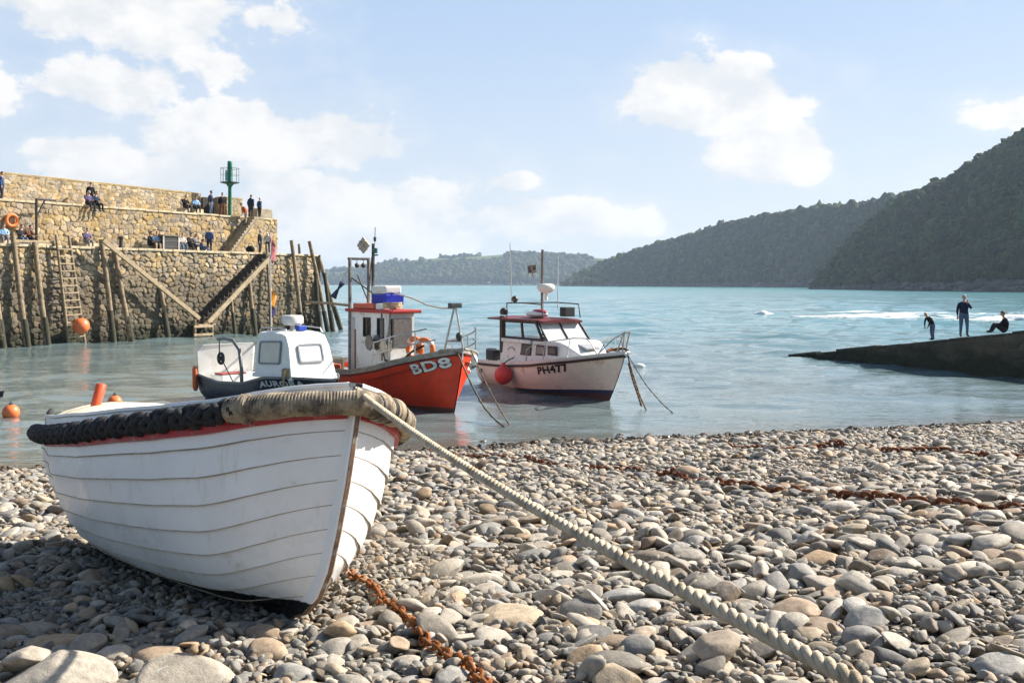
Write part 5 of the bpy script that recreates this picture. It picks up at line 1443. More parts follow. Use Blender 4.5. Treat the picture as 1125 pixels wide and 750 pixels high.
# trunk cabin: side walls with three openings, sloping front
tx0, tx1, tz0, tz1 = -1.55, -6.0, .92, 1.80
m = MB()
def yb(x): return min(cab_w, .40 + (-x - 1.2) * .42)
P = []
for x in np.linspace(-1.35, -6.0, 22):
    w = yb(x); zt = 1.36 + .46 * float(sstep(1.35, 2.6, -x)) if x > -2.6 else 1.82
    zd = HP.sh(HP.u_at(x, 1.2)) - .03
    P.append([(x, -w, zd), (x, -w * .96, zd + (zt - zd) * .5), (x, -w * .92, zt - .04), (x, -w * .86, zt), (x, 0, zt + .05), (x, w * .86, zt), (x, w * .92, zt - .04), (x, w * .96, zd + (zt - zd) * .5), (x, w, zd)])
m.grid(P); m.f.append(tuple(range(9))); m.m.append(0); m.f.append(tuple(len(m.v) - 9 + k for k in range(9))[::-1]); m.m.append(0)
m.build('cabin_trunk', gel, ph, 25)
def side_win(x0, x1, z0, z1, mat, slant=0.):
    for s in (-1, 1):
        w = yb((x0 + x1) / 2) * .968 + .012
        m = MB(); dx = slant
        pts = [(x0 + dx, z0), (x1, z0), (x1, z1), (x0, z1)]
        a = [Vector((x, s * w, z)) for x, z in pts]; b_ = [Vector((x, s * (w - .05), z)) for x, z in pts]
        m.add(a + b_, [(0, 1, 2, 3), (7, 6, 5, 4)] + [(i, (i + 1) % 4, 4 + (i + 1) % 4, 4 + i) for i in range(4)])
        o = m.build('cabin_window', frame_b, ph, None, .01)
        m = MB(); k = .045; q = [(x0 + dx + k, z0 + k), (x1 - k, z0 + k), (x1 - k, z1 - k), (x0 + k, z1 - k)]
        if x1 < x0: q = [(x0 + dx - k, z0 + k), (x1 + k, z0 + k), (x1 + k, z1 - k), (x0 - k, z1 - k)]
        m.add([Vector((x, s * (w + .006), z)) for x, z in q], [(0, 1, 2, 3)]); m.build('pane', mat, o, None)
winp = M('window_pale', (.30, .29, .25), .15, .25, 3, spec=.6); wind = M('window_dim', (.10, .10, .095), .12, .3, 4, spec=.6)
side_win(-4.55, -3.95, 1.28, 1.66, wind, -.1); side_win(-3.60, -3.10, 1.33, 1.66, winp, -.06); side_win(-2.92, -2.42, 1.38, 1.66, wind)
m = MB()   # faded emblem arc
m.torus((-5.25, -cab_w * .965 - .014, 1.30), .24, .012, Matrix.Rotation(R(90), 3, 'X'), 16, 6, 0, R(200), R(340)); m.torus((-5.25, -cab_w * .965 - .014, 1.20), .30, .016, Matrix.Rotation(R(90), 3, 'X'), 16, 6, 0, R(40), R(140)); m.build('faded_emblem', M('emblem_blue', (.22, .24, .32), .6, .2), ph)
boxpart('cabin_step', (-4.9, -cab_w - .0, 1.74), (1.9, .1, .13), gel, ph, None, .03)
# wheelhouse frame over the trunk
gx0, gx1, hw_, hz0, hz1 = -3.4, -6.0, .92, 1.80, 2.44
m = MB()
def fpost(mb, p0, p1, w=.09): mb.tube([p0, p1], w / 2, 6)
front_b = [(-2.75, -hw_ * .72, hz0), (-2.62, 0, hz0 + .02), (-2.75, hw_ * .72, hz0)]; front_t = [(-3.2, -hw_ * .70, hz1), (-3.1, 0, hz1), (-3.2, hw_ * .70, hz1)]
for s in (-1, 1):
    for (xb, xt, w) in ((-3.35, -3.8, .09), (-4.6, -4.7, .10), (-5.95, -5.95, .26)):
        mm = MB(); mm.box(((xb + xt) / 2, s * hw_ * .95, (hz0 + hz1) / 2), (w, .06, math.hypot(hz1 - hz0, xt - xb)), Matrix.Rotation(math.atan2(xt - xb, hz1 - hz0), 3, 'Y')); mm.build('window_post', frame_b, ph, None, .01)
    boxpart('window_sill', (-4.7, s * hw_ * .95, hz0 + .03), (2.6, .07, .08), frame_b, ph, None, .01); boxpart('window_head', (-4.9, s * hw_ * .95, hz1 - .04), (2.2, .07, .09), frame_b, ph, None, .01)
    m = MB(); m.box((-5.28, s * hw_ * .95, 2.12), (1.08, .012, .52)); m.box((-4.1, s * hw_ * .95, 2.12), (.85, .012, .52)); m.build('side_glass', gm_, ph, None)
boxpart('aft_post', (-5.98, -.90, 1.7), (.20, .10, 1.75), frame_b, ph, None, .01); boxpart('aft_post', (-5.98, .90, 1.7), (.20, .10, 1.75), frame_b, ph, None, .01)
m = MB(); m.add([(-3.12, -hw_ * .93, hz0 + .03), (-3.12, hw_ * .93, hz0 + .03), (-3.75, hw_ * .9, hz1), (-3.75, -hw_ * .9, hz1)], [(0, 1, 2, 3)]); m.build('windscreen', M('screen_bright', (.62, .64, .63), .08, .1, 3, spec=.9), ph, None)
tubes('screen_frame', [[(-3.10, -hw_ * .93, hz0 + .03), (-3.73, -hw_ * .9, hz1)], [(-3.10, 0, hz0 + .03), (-3.73, 0, hz1)], [(-3.10, hw_ * .93, hz0 + .03), (-3.73, hw_ * .9, hz1)]], .035, frame_b, ph)
m = MB(); P = []
for x in np.linspace(-3.45, -6.75, 14):
    w = .80 + .26 * float(sstep(3.4, 4.6, -x)); zz = hz1 - .05 * float(sstep(3.9, 3.4, -x))
    P.append([(x, -w, zz), (x, -w, zz + .06), (x, -w * .5, zz + .10), (x, 0, zz + .115), (x, w * .5, zz + .10), (x, w, zz + .06), (x, w, zz)])
m.grid(P, closed=True); m.f.append(tuple(range(7))); m.m.append(0); m.f.append(tuple(len(m.v) - 7 + k for k in range(7))[::-1]); m.m.append(0); m.build('wheelhouse_roof', maroon, ph, 30)
zr = hz1 + .11
seat_b = boxpart('helm_seat', (-4.3, .2, 1.98), (.16, .5, .5), M('seat_blue', (.05, .08, .2), .7, .1), ph, None, .04)
# roof gear
m = MB(); m.ball((-4.55, -.35, zr + .12), .5, 14, 0, (1.25, .5, .25)); dg_ = m.build('roof_float', gel, ph, 50)
m = MB(); m.ball((-4.4, -.35, zr + .17), .42, 14, 0, (1.1, .42, .28)); m.build('float_cover', M('cover_red', (.32, .03, .06), .6, .1), dg_, 50)
tubes('roof_rail', [[(-5.9, -.75, zr - .05), (-5.9, -.75, zr + .48), (-4.9, -.75, zr + .50), (-3.6, -.75, zr + .46), (-3.5, -.75, zr)], [(-5.9, .75, zr - .05), (-5.9, .75, zr + .48), (-4.9, .75, zr + .50), (-3.6, .75, zr + .46), (-3.5, .75, zr)], [(-5.9, -.75, zr + .48), (-5.9, .75, zr + .48)]], .022, dk, ph)
boxpart('roof_box', (-3.7, .35, zr + .20), (.35, .4, .32), M('locker_dark', (.035, .035, .035)), ph, None, .02)
m = MB(); m.lathe([(.001, 0), (.12, 0), (.15, .06), (.15, .16), (.09, .24), (.001, .26)], 14); o = m.build('horn', dk, ph, 40); o.location = (-6.1, -.75, zr + .05)
m = MB(); m.ball((-5.6, -.6, zr + .62), .12, 10); m.build('roof_light', dk, ph)
tubes('mast', [[(-4.75, .0, zr), (-4.75, .0, zr + 1.0), (-4.72, .0, zr + 2.35)]], .05, M('mast_grey', (.16, .14, .12), .5, .2), ph)
m = MB(); m.tube([(-4.5, 0, zr + .6), (-4.5, 0, zr + .85)], .06, 8); m.lathe([(.001, 0), (.14, 0), (.26, .07), (.31, .16), (.31, .24), (.24, .31), (.001, .33)], 20, Matrix.Translation((-4.5, 0, zr + .84))); m.build('radar_dome', M('dome_white', (.78, .74, .66), .35, .05), ph, 50)
m = MB(); q = Euler((R(10), R(45), R(-30))).to_matrix(); m.box((0, 0, 0), (.36, .03, .36), q); m.box((0, 0, 0), (.36, .30, .03), q); m.box((0, 0, 0), (.03, .30, .36), q); o = m.build('radar_reflector', M('reflector_grey', (.24, .21, .18), .6, .3, 8), ph, None); o.location = (-5.05, -.22, zr + 1.68)
tubes('aerial', [[(-5.75, -.65, zr + .5), (-5.77, -.66, zr + 1.5), (-5.8, -.68, zr + 2.6)], [(-4.3, .35, zr + .3), (-4.28, .36, zr + 2.2)]], .016, M('aerial_pale', (.5, .5, .48), .5, .1), ph)
# foredeck hatch, pulpit, anchor
boxpart('fore_hatch', (-1.95, 0, 1.66), (.5, .55, .06), M('hatch_grey', (.35, .36, .37), .4, .1), ph, Euler((0, R(12), 0)).to_matrix(), .015)
for s in (-1, 1):
    def rp_(u, dz): p = HP.pt(u, HP.sh(u), s); return Vector((p.x, p.y * .92, p.z + dz))
    tubes('side_rail', [[rp_(.50, .0), rp_(.495, .40), rp_(.44, .55), rp_(.3, .60), rp_(.20, .62), rp_(.145, .56), rp_(.12, .36), rp_(.10, .0)]], .022, steel, ph)
    tubes('rail_stanchion', [[rp_(.37, .0), rp_(.35, .58)], [rp_(.23, 0), rp_(.215, .61)]], .018, steel, ph)
    tubes('pulpit', [[rp_(.10, .0), rp_(.045, .42), (.10, s * .10, 2.22)], [rp_(.03, .0), (.06, s * .10, 2.22)], [(-.06, s * .06, 1.62), (.08, s * .1, 2.22)]], .022, steel, ph)
tubes('pulpit_bar', [[(.10, -.10, 2.22), (.10, .10, 2.22)]], .026, dk, ph)
m = MB(); m.tube([(-.75, .05, 1.62), (-.1, .02, 1.70), (.12, 0, 1.66)], .035, 8); m.tube([(-.65, -.22, 1.58), (-.7, 0, 1.66), (-.65, .24, 1.58)], .05, 6); m.tube([(-.4, -.1, 1.68), (-.3, .08, 1.7), (-.25, -.1, 1.7), (-.15, .06, 1.7)], .035, 6); m.build('anchor', rust_dark, ph, 50)
m = MB(); m.tube([(.02, -.05, 1.58), (.10, 0, 1.50), (.16, 0, 1.62)], .06, 8); m.build('bow_roller', gel, ph)
boxpart('outboard_engine', (-7.5, -.45, 1.05), (.4, .35, .55), M('engine_black', (.025, .022, .022), .4, .2), ph, None, .08); m = MB(); m.tube([(-7.5, -.45, .9), (-7.5, -.45, .1)], .08, 8); m.build('engine_leg', M('engine_black', (.025, .022, .022)), ph)
boxpart('stern_gear', (-6.9, -.7, 1.12), (.5, .4, .36), M('locker_dark', (.035, .035, .035)), ph, None, .06)
tubes('wash_port', [[(-6.95, -1.235, .64), (-6.95, -1.235, .5)]], .05, brown, ph)
m = MB(); m.ball((0, 0, 0), .31, 20, 0, (1, 1, 1.05)); m.lathe([(.07, .28), (.08, .36), (.05, .42), (.001, .43)], 10)
fx = -4.72; fp = HP.pt(HP.u_at(fx, .6), .6, -1)
o = m.build('buoy_fender', M('buoy_red', (.62, .055, .045), .4, .08, 5), None, 50); o.location = ph.matrix_basis @ Vector((fx, fp.y - .34, .60)); tag(o, 'round red buoy hanging against the side of the cream boat', 'buoy')
bpy.context.view_layer.update()
o.location = ph.matrix_world @ Vector((fx, fp.y - .30, .60))
m = MB(); a = ph.matrix_world @ Vector((fx, fp.y - .28, 1.0)); c = ph.matrix_world @ Vector((fx, fp.y + .12, 1.18)); m.tube([a - o.location, (a - o.location).lerp(c - o.location, .5) + Vector((0, 0, .02)), c - o.location], .02, 6); m.build('lanyard', black_rope, o)

# --- small white cabin boat with navy hull
hd = Vector((.70, -.714)).normalized(); bow = (-5.03, 28.6)
au = thing('cabin_boat', 'small white cabined boat with navy hull lettered AURORA behind the rowing boat', 'cabin boat', (bow[0], bow[1], -.07), math.atan2(hd.y, hd.x))
HA = Hull(6.5, 2.3, ([0, .15, .32, .5, .75, 1], [1.02, 1.06, 1.03, .78, .70, .84]), .35, .42, 2.2, .86, .4, .35)
greyh = M('hull_grey', (.10, .10, .11), .5, .2, 4)
HA.mesh([(lambda u: HA.zk(u), 1), (lambda u: .12, 0), (lambda u: HA.sh(u), 0)]).build('hull', [navy, greyh], au, 40)
HA.rail(lambda u: HA.sh(u) - .04, lambda u: HA.sh(u) + .03, .03, .0, 1).build('gunwale', M('gunwale_grey', (.20, .20, .20), .6, .2), au, 30)
HA.deck(lambda u: HA.sh(u) - .01, .02, .5).build('deck', gel, au, 40); HA.deck(lambda u: .38, .48, .995, .06, 0).build('cockpit_sole', gel, au, 40); HA.inner(lambda u: .38, .48, .99).build('cockpit_side', gel, au, 40)
HA.text('AURORA', -2.35, lambda u: HA.sh(u) - .27, .17, M('letter_grey', (.55, .55, .55), .5), 'boat_name', au, -1, .006, .014, 1.45, .0)
m = MB(); P = []
cz0, cz1 = .98, 2.34
def cabsec(x, z): 
    k = (z - cz0) / (cz1 - cz0); return .78 - .12 * k
prof = [(-1.15, cz0), (-1.42, 1.9), (-1.62, 2.27), (-1.85, cz1)]
P = []
for x, z in prof + [(-2.5, cz1 + .03), (-3.15, cz1), (-3.22, 2.2), (-3.22, cz0)]:
    w = cabsec(x, z); P.append([(x, y_, z - (.0 if abs(y_) < w * .8 else .05 * (z > 2.2))) for y_ in np.linspace(-w, w, 9)])
m.grid(P)
for s in (0, 8):
    loop = [tuple(row[s]) for row in P]; m.add(loop, [tuple(range(len(loop)))[::1 if s == 0 else -1]])
m.build('cabin', gel, au, 25)
def rr_win(name, c, w, h, ux, uz, nrm, parent, mat):
    ux, uz, nrm = Vector(ux).normalized(), Vector(uz).normalized(), Vector(nrm).normalized()
    def loop(w_, h_, r_, off, n=5):
        out = []
        for qx, qz, a0 in ((1, 1, 0), (-1, 1, 90), (-1, -1, 180), (1, -1, 270)):
            for k in range(n):
                a = R(a0 + 90 * k / (n - 1)); out.append(Vector(c) + ux * (qx * (w_ / 2 - r_) + r_ * math.cos(a)) + uz * (qz * (h_ / 2 - r_) + r_ * math.sin(a)) + nrm * off)
        return out
    m = MB(); L0, L1, L2, L3 = loop(w, h, .10, .0), loop(w, h, .10, .03), loop(w - .10, h - .10, .07, .03), loop(w - .10, h - .10, .07, .004)
    m.grid([L0, L1, L2, L3], closed=True); o = m.build(name, M('window_rubber_grey', (.22, .23, .25), .6, .1), parent, 30)
    m = MB(); m.add(loop(w - .10, h - .10, .07, .008), [tuple(range(20))]); m.build('pane', mat, o, None); return o
pale_glass = M('window_cream', (.50, .48, .40), .10, .12, 1.2, spec=.7, bump=0); pale_glass2 = M('window_white', (.60, .61, .61), .08, .1, 1.5, spec=.7, bump=0)
for s in (-1, 1): rr_win('side_window', (-2.42, s * .732, 1.72), 1.22, .70, (1, 0, .04), (0, -s * .09, 1), (0, s, .09), au, pale_glass)
rr_win('front_window', (-1.35, 0, 1.72), .86, .58, (0, 1, 0), (-.28, 0, .96), (.96, 0, .28), au, pale_glass2)
boxpart('cabin_base', (-2.2, 0, 1.02), (2.2, 1.66, .12), gel, au, None, .03)
m = MB(); m.lathe([(.001, 0), (.20, 0), (.24, .05), (.24, .06), (.26, .07), (.26, .25), (.22, .30), (.001, .31)], 20); o = m.build('radar_dome', M('dome_white', (.78, .74, .66)), au, 40); o.location = (-2.35, .0, cz1 + .18)
o.scale = (1.25, 1.25, 1.0)
tubes('dome_bracket', [[(-2.35, 0, cz1), (-2.35, 0, cz1 + .2)]], .07, steel, au); boxpart('roof_pad', (-1.95, .05, cz1 + .10), (.2, .3, .16), M('pad_blue', (.02, .07, .40), .5, .1), au, None, .03)
tubes('roof_rail', [[(-1.7, -.62, cz1 - .02), (-1.75, -.6, cz1 + .10), (-2.4, -.62, cz1 + .13), (-3.1, -.62, cz1 + .10), (-3.2, -.62, cz1 - .02)], [(-1.7, .62, cz1 - .02), (-1.75, .6, cz1 + .10), (-2.4, .62, cz1 + .13), (-3.1, .62, cz1 + .10), (-3.2, .62, cz1 - .02)]], .02, steel, au)
m = MB()
for k in range(6): m.tube([(-3.3 - .06 * k, -.6 + .05 * k, 2.0 + .05 * k), (-3.35, -.45 + .08 * k, 2.28), (-3.15, -.35 + .1 * k, 2.42), (-3.0, -.5, 2.36)], .03, 6)
m.build('aft_gear', M('locker_dark', (.035, .035, .035)), au, 60)
# flag staff with drooping flags
tubes('flag_staff', [[(-3.0, -.35, cz1), (-3.02, -.36, cz1 + 1.6), (-3.03, -.36, cz1 + 3.0)]], .022, M('staff_pale', (.5, .48, .44), .5, .1), au)
for z0, hh, nm, colr_ in ((2.9, .75, 'flag', (.45, .16, .18)), (1.35, .55, 'flag', (.62, .26, .04)), (.85, .35, 'flag', (.06, .05, .12))):
    m = MB(); P = []
    for i in range(10):
        k = i / 9; P.append([(-3.03 + .0 + .03 * math.sin(i + j * 1.9), -.36 + (.04 + .10 * math.sin(math.pi * k)) * j / 3 * 1.6, cz1 + z0 - hh * k - .10 * j / 3) for j in range(4)])
    m.grid(P); o = m.build(nm, M('flag_' + str(int(z0 * 10)), colr_, .9, .2, 12), au, 60); sm_ = o.modifiers.new('thick', 'SOLIDIFY'); sm_.thickness = .006
# high stern panel, davit with hauler, fender
m = MB(); zt0 = .40
pan = [(-6.42, -.98, .62), (-6.42, .98, .62), (-6.30, 1.0, 1.62), (-6.22, .9, 1.80), (-6.22, -.92, 1.80), (-6.30, -1.10, 1.60)]
m.add(pan + [Vector(p) + Vector((-.06, 0, 0)) for p in pan], [tuple(range(6)), tuple(range(11, 5, -1))] + [(i, 6 + i, 6 + (i + 1) % 6, (i + 1) % 6) for i in range(6)]); m.build('stern_panel', gel, au, None, .012)
boxpart('cockpit_bench', (-5.9, .1, .62), (.8, 1.5, .42), gel, au, None, .03); boxpart('bench_cushion', (-5.75, -.2, .86), (.5, .9, .06), M('cushion_red', (.30, .08, .07), .8, .2), au, None, .02)
tubes('davit', [[(-3.75, -.92, .5), (-3.72, -.95, 1.2), (-3.85, -.95, 1.75), (-4.25, -.95, 2.02), (-4.75, -.95, 2.06), (-5.2, -.95, 2.02)]], .055, M('davit_grey', (.18, .18, .18), .45, .2, metal=.3), au, 10)
tubes('davit_line', [[(-5.1, -.95, 2.0), (-5.05, -.98, 1.6)], [(-4.9, -.95, 1.35), (-4.3, -.9, .7)]], .018, black_rope, au)
m = MB(); m.torus((-5.0, -.95, 1.42), .16, .05, Matrix.Rotation(R(90), 3, 'X'), 16, 8); m.tube([(-5.0, -1.0, 1.42), (-5.0, -.88, 1.42)], .08, 8); m.build('hauler_sheave', M('locker_dark', (.035, .035, .035)), au)
m = MB(); p = HA.pt(1, .6, -1); m.tube([(p.x + .05, p.y - .08, .30), (p.x + .05, p.y - .1, .40), (p.x + .03, p.y - .1, 1.02), (p.x + .03, p.y - .09, 1.10)], [.05, .09, .09, .05], 10); m.build('fender', M('fender_orange', (.62, .13, .04), .5, .1), au, 60)
m = MB(); p = HA.pt(.22, 1.0, -1); m.tube([(p.x, p.y + .1, 1.0), (p.x, p.y + .1, 1.3)], .09, 8); bt_ = m.build('bitt', greyh, au)
m = MB()
for k in range(5): m.torus((p.x, p.y + .1, 1.10 + .045 * k), .10, .028, Matrix.Rotation(.2 * math.sin(k * 2), 3, 'X'), 14, 6)
m.tube([(p.x + .1, p.y, 1.25), (p.x + .12, p.y - .05, 1.0), (p.x + .1, p.y - .04, .8), (p.x + .14, p.y - .05, .66)], .035, 6); m.build('rope_turns', M('rope_buff2', (.30, .23, .14), .85, .3, 30), bt_, 60)

# --- moorings into the water
def line(name, label, a, pts, r, mat, group=None):
    P = [Vector(a)] + [Vector(p) for p in pts]; o0 = P[-1]
    L = arc_len(P); q = np.linspace(0, L[-1], 40); C = [Vector([float(np.interp(qq, L, [p[k] for p in P])) for k in range(3)]) for qq in q]
    for _ in range(8): C = [C[0]] + [(C[i - 1] + C[i] * 2 + C[i + 1]) / 4 for i in range(1, 39)] + [C[-1]]
    m = MB(); m.tube([c - o0 for c in C], [r * (1 + .25 * math.sin(i * 1.9)) for i in range(40)], 7); o = m.build(name, mat, None, 60); o.location = o0; tag(o, label, 'mooring line', group); return o
def wpt(px, py): Y = F * CZ / (py - HY); return Vector((PX(px, Y), Y, -.02))
wet_rope = M('wet_rope', (.09, .075, .05), .8, .4, 12, (.22, .17, .09), .4, 8)
bA = ph.matrix_world @ Vector((.08, 0, 1.56))
e1 = wpt(711, 451); e2 = wpt(742, 455)
line('mooring_line', 'thick dark mooring line from the cream bow straight down into the water', bA, [bA.lerp(e1, .35) - Vector((0, 0, .12)), bA.lerp(e1, .7) - Vector((0, 0, .16)), e1, e1 + (e1 - bA) * .3], .024, wet_rope)
line('mooring_line', 'thin slack line trailing furthest right from the cream bow', bA, [bA.lerp(e2, .4) - Vector((0, 0, .22)), bA.lerp(e2, .75) - Vector((0, 0, .16)), e2, e2 + (e2 - bA) * .2], .016, wet_rope)
e3 = bA + Vector((.35, -.55, -1.45)); line('mooring_chain_end', 'short loose chain end hanging below the cream bow', bA + Vector((.05, 0, -.3)), [bA + Vector((.16, -.2, -.8)), e3, e3 + Vector((.02, -.03, -.1))], .03, rust_dark)
bB = bd.matrix_world @ Vector((-.1, -.15, 1.75)); bC = bd.matrix_world @ Vector((.0, .25, 1.8))
e4 = wpt(557, 469); e5 = wpt(560, 466)
line('mooring_line', 'weedy mooring line from the red bow nearest the number', bB, [bB.lerp(e4, .3) - Vector((0, 0, .30)), bB.lerp(e4, .55) - Vector((0, 0, .40)), bB.lerp(e4, .8) - Vector((0, 0, .26)), e4, e4 + (e4 - bB) * .2], .026, wet_rope)
line('mooring_line', 'second mooring line from the red bow beside the cream boat stern', bC, [bC.lerp(e5, .4) - Vector((0, 0, .12)), bC.lerp(e5, .75) - Vector((0, 0, .1)), e5, e5 + (e5 - bC) * .2], .019, wet_rope)
# --- buoys
def buoy(label, px, py, rpx, col, dz=.45, stretch=1.0, Y=None, o_=None, name='mooring_buoy', top=True):
    Y = Y or F * CZ / (py + rpx * .6 - HY); r_ = rpx / F * Y
    m = MB(); m.ball((0, 0, 0), r_, 20, 0, (stretch, 1, 1)); o = m.build(name, M('buoy_' + col, {'orange': (.72, .17, .05), 'white': (.72, .72, .68)}[col], .42, .08, 6, (.40, .12, .05) if col == 'orange' else (.4, .38, .3), .15, 5), None, 60)
    o.location = (PX(px, Y), Y, PZ(py, Y)); tag(o, label, 'buoy')
    if top:
        m = MB(); m.lathe([(r_ * .25, r_ * .93), (r_ * .22, r_ * 1.12), (.001, r_ * 1.15)], 10); m.torus((0, 0, r_ * 1.2), r_ * .14, r_ * .05, Matrix.Rotation(R(90), 3, 'X'), 12, 6); m.build('eye', M('buoy_eye', (.05, .04, .04), .6, .2), o)
    return o
buoy('orange mooring buoy floating at the left edge of the water', 12, 453, 9, 'orange')
buoy('orange buoy floating behind the stern post of the rowing boat', 126, 442, 8, 'orange')
p = WP(w_t(89, 1.3), 1.3, 0); buoy('large orange buoy hanging at the foot of the wall ladder', 89, 358, 9, 'orange', Y=p.y)
buoy('small white float on the water right of the cream bow', 702, 402.5, 3.6, 'white', stretch=1.9, top=False)
# dark hull end of a dinghy cut by the left edge
r = thing('dinghy', 'black and white dinghy bow cut off by the left edge', 'dinghy', (PX(-26, 28.0), 28.0, 0), R(-8))
HD = Hull(3.2, 1.4, ([0, .3, 1], [.72, .52, .50]), .25, .42, 2.0, .8, .2, .3)
HD.mesh([(lambda u: HD.zk(u), 0), (lambda u: HD.sh(u) - .18, 1), (lambda u: HD.sh(u), 1)]).build('hull', [gel, navy], r, 40); HD.deck(lambda u: HD.sh(u) - .12, .03, .99).build('cover', navy, r, 40)
r.location = Vector(r.location) + Vector((.82, -.1, 0))

# ------------------------------------------------------------------ slipway and the people on it
ST0 = np.array((14.2, 51.2)); SD = np.array((.45, -.893)); SD /= np.linalg.norm(SD); SNv = np.array((-SD[1], SD[0]))   # away from the harbour
SLOPE = .1372
def SP(q, w, z=None): p = ST0 + SD * q + SNv * w; return Vector((p[0], p[1], SLOPE * q if z is None else z))
slip = thing('slipway', 'dark weedy stone slipway running down into the sea on the right', 'slipway', SP(0, 0, 0)); sb0 = Vector(slip.location)
slip_m = M('slip_stone', (.050, .041, .034), .85, .45, 1.6, (.022, .02, .014), .5, .8, 1.0, 9, spec=.25, bdist=.05)
slip_top = M('slip_top', (.075, .062, .050), .8, .35, 1.2, (.04, .035, .022), .5, 1.0, .8, 8, spec=.25, bdist=.03)
nq = 260; Q = np.linspace(-3, 34, nq)
o = rubble('side_wall', np.array(SP(-2, 0, -2.5)), np.array((*SD, 0)), z3, np.array((*-SNv, 0)), 36, 7.0, .62, .34, 61, slip, .06, .09, lambda q: max(.05, SLOPE * (q - 2) + 2.47), bright=.55, course=.7)
o.location = -sb0
nw = 24; Wq = np.linspace(-.02, 4.6, nw); QQ, WW = np.meshgrid(Q, Wq)
zz2 = SLOPE * QQ + .04 * (fbm(QQ, WW, 4, 3, 1.2) - .5) - .02
pp = ST0[None, None] + SD[None, None] * QQ[..., None] + SNv[None, None] * WW[..., None]
V = np.concatenate([pp, zz2[..., None]], -1).reshape(-1, 3) - np.array(sb0)
o = np_mesh('ramp_surface', V, grid_faces(nw, nq), slip_top); o.parent = slip
m = MB(); q0 = 0.
while q0 < 30:
    w = random.uniform(.9, 1.5); c = SP(q0 + w / 2, .16 + random.uniform(-.05, .06)) - sb0 + Vector((0, 0, random.uniform(-.06, .035))); m.box(c, (w - random.uniform(.02, .09), .42, .12), Matrix(((SD[0], SNv[0], 0), (SD[1], SNv[1], 0), (SLOPE, 0, 1)))); q0 += w
m.build('kerb_stone', slip_top, slip, None, .03)
def slip_at(px, w):
    k = (px - HX) / F; b0 = ST0 + SNv * w; q = (k * b0[1] - b0[0]) / (SD[0] - k * SD[1]); return SP(q, w) + Vector((0, 0, .05)), q
p, q = slip_at(1059, .35); print('man', p, q)
person('man in a dark navy jumper and blue jeans standing on the slipway', p, R(-98), 'stand_phone', 'navy', 'jeans', 'grey', 1.78, 1.12, True, shoes='dark')
p, q = slip_at(1024.5, .35)
person('child in a black top and jeans stooping on the slipway edge', p, R(-160), 'stoop', 'black', 'jeans', 'blond', 1.30, 1.0, True)
p, q = slip_at(1104, .5)
person('person in black sitting on the slipway facing the water', p, R(172), 'sit_knees', 'black', 'dark', 'brown', 1.66, 1.05, True)
# ------------------------------------------------------------------ wooded coast
hill_m, t, b = base_mat('hillside')
v = t.pos(); z = t.sep(v)[2]
n1 = t.noise(v, .02, 6, .65)
c = t.mix(t.ramp(n1, .35, .65), (.035, .042, .018), (.075, .075, .032))
c = t.mix(t.ramp(t.math('ADD', z, t.math('MULTIPLY', n1, -14)), -3.0, 2.0, 1, 0), c, (.085, .078, .068))      # shore rocks and scree
fld = t.attr('tint')
c = t.mix(t.sep(fld)[0], c, (.14, .17, .075))
t.put(b.inputs['Base Color'], c); b.inputs['Roughness'].default_value = .95; b.inputs['Specular IOR Level'].default_value = .1
rock_m, t, b = base_mat('shore_rock'); t.put(b.inputs['Base Color'], t.attr('tint')); b.inputs['Roughness'].default_value = .9
wood_m, t, b = base_mat('woodland_leaves')
tint = t.attr('tint'); n = t.noise(t.pos(), .9, 4, .7)
f = t.ramp(n, .3, .7, .62, 1.4)
t.put(b.inputs['Base Color'], t.mix(1, tint, t.comb(f, f, f), 'MULTIPLY')); b.inputs['Roughness'].default_value = .9; b.inputs['Specular IOR Level'].default_value = .1
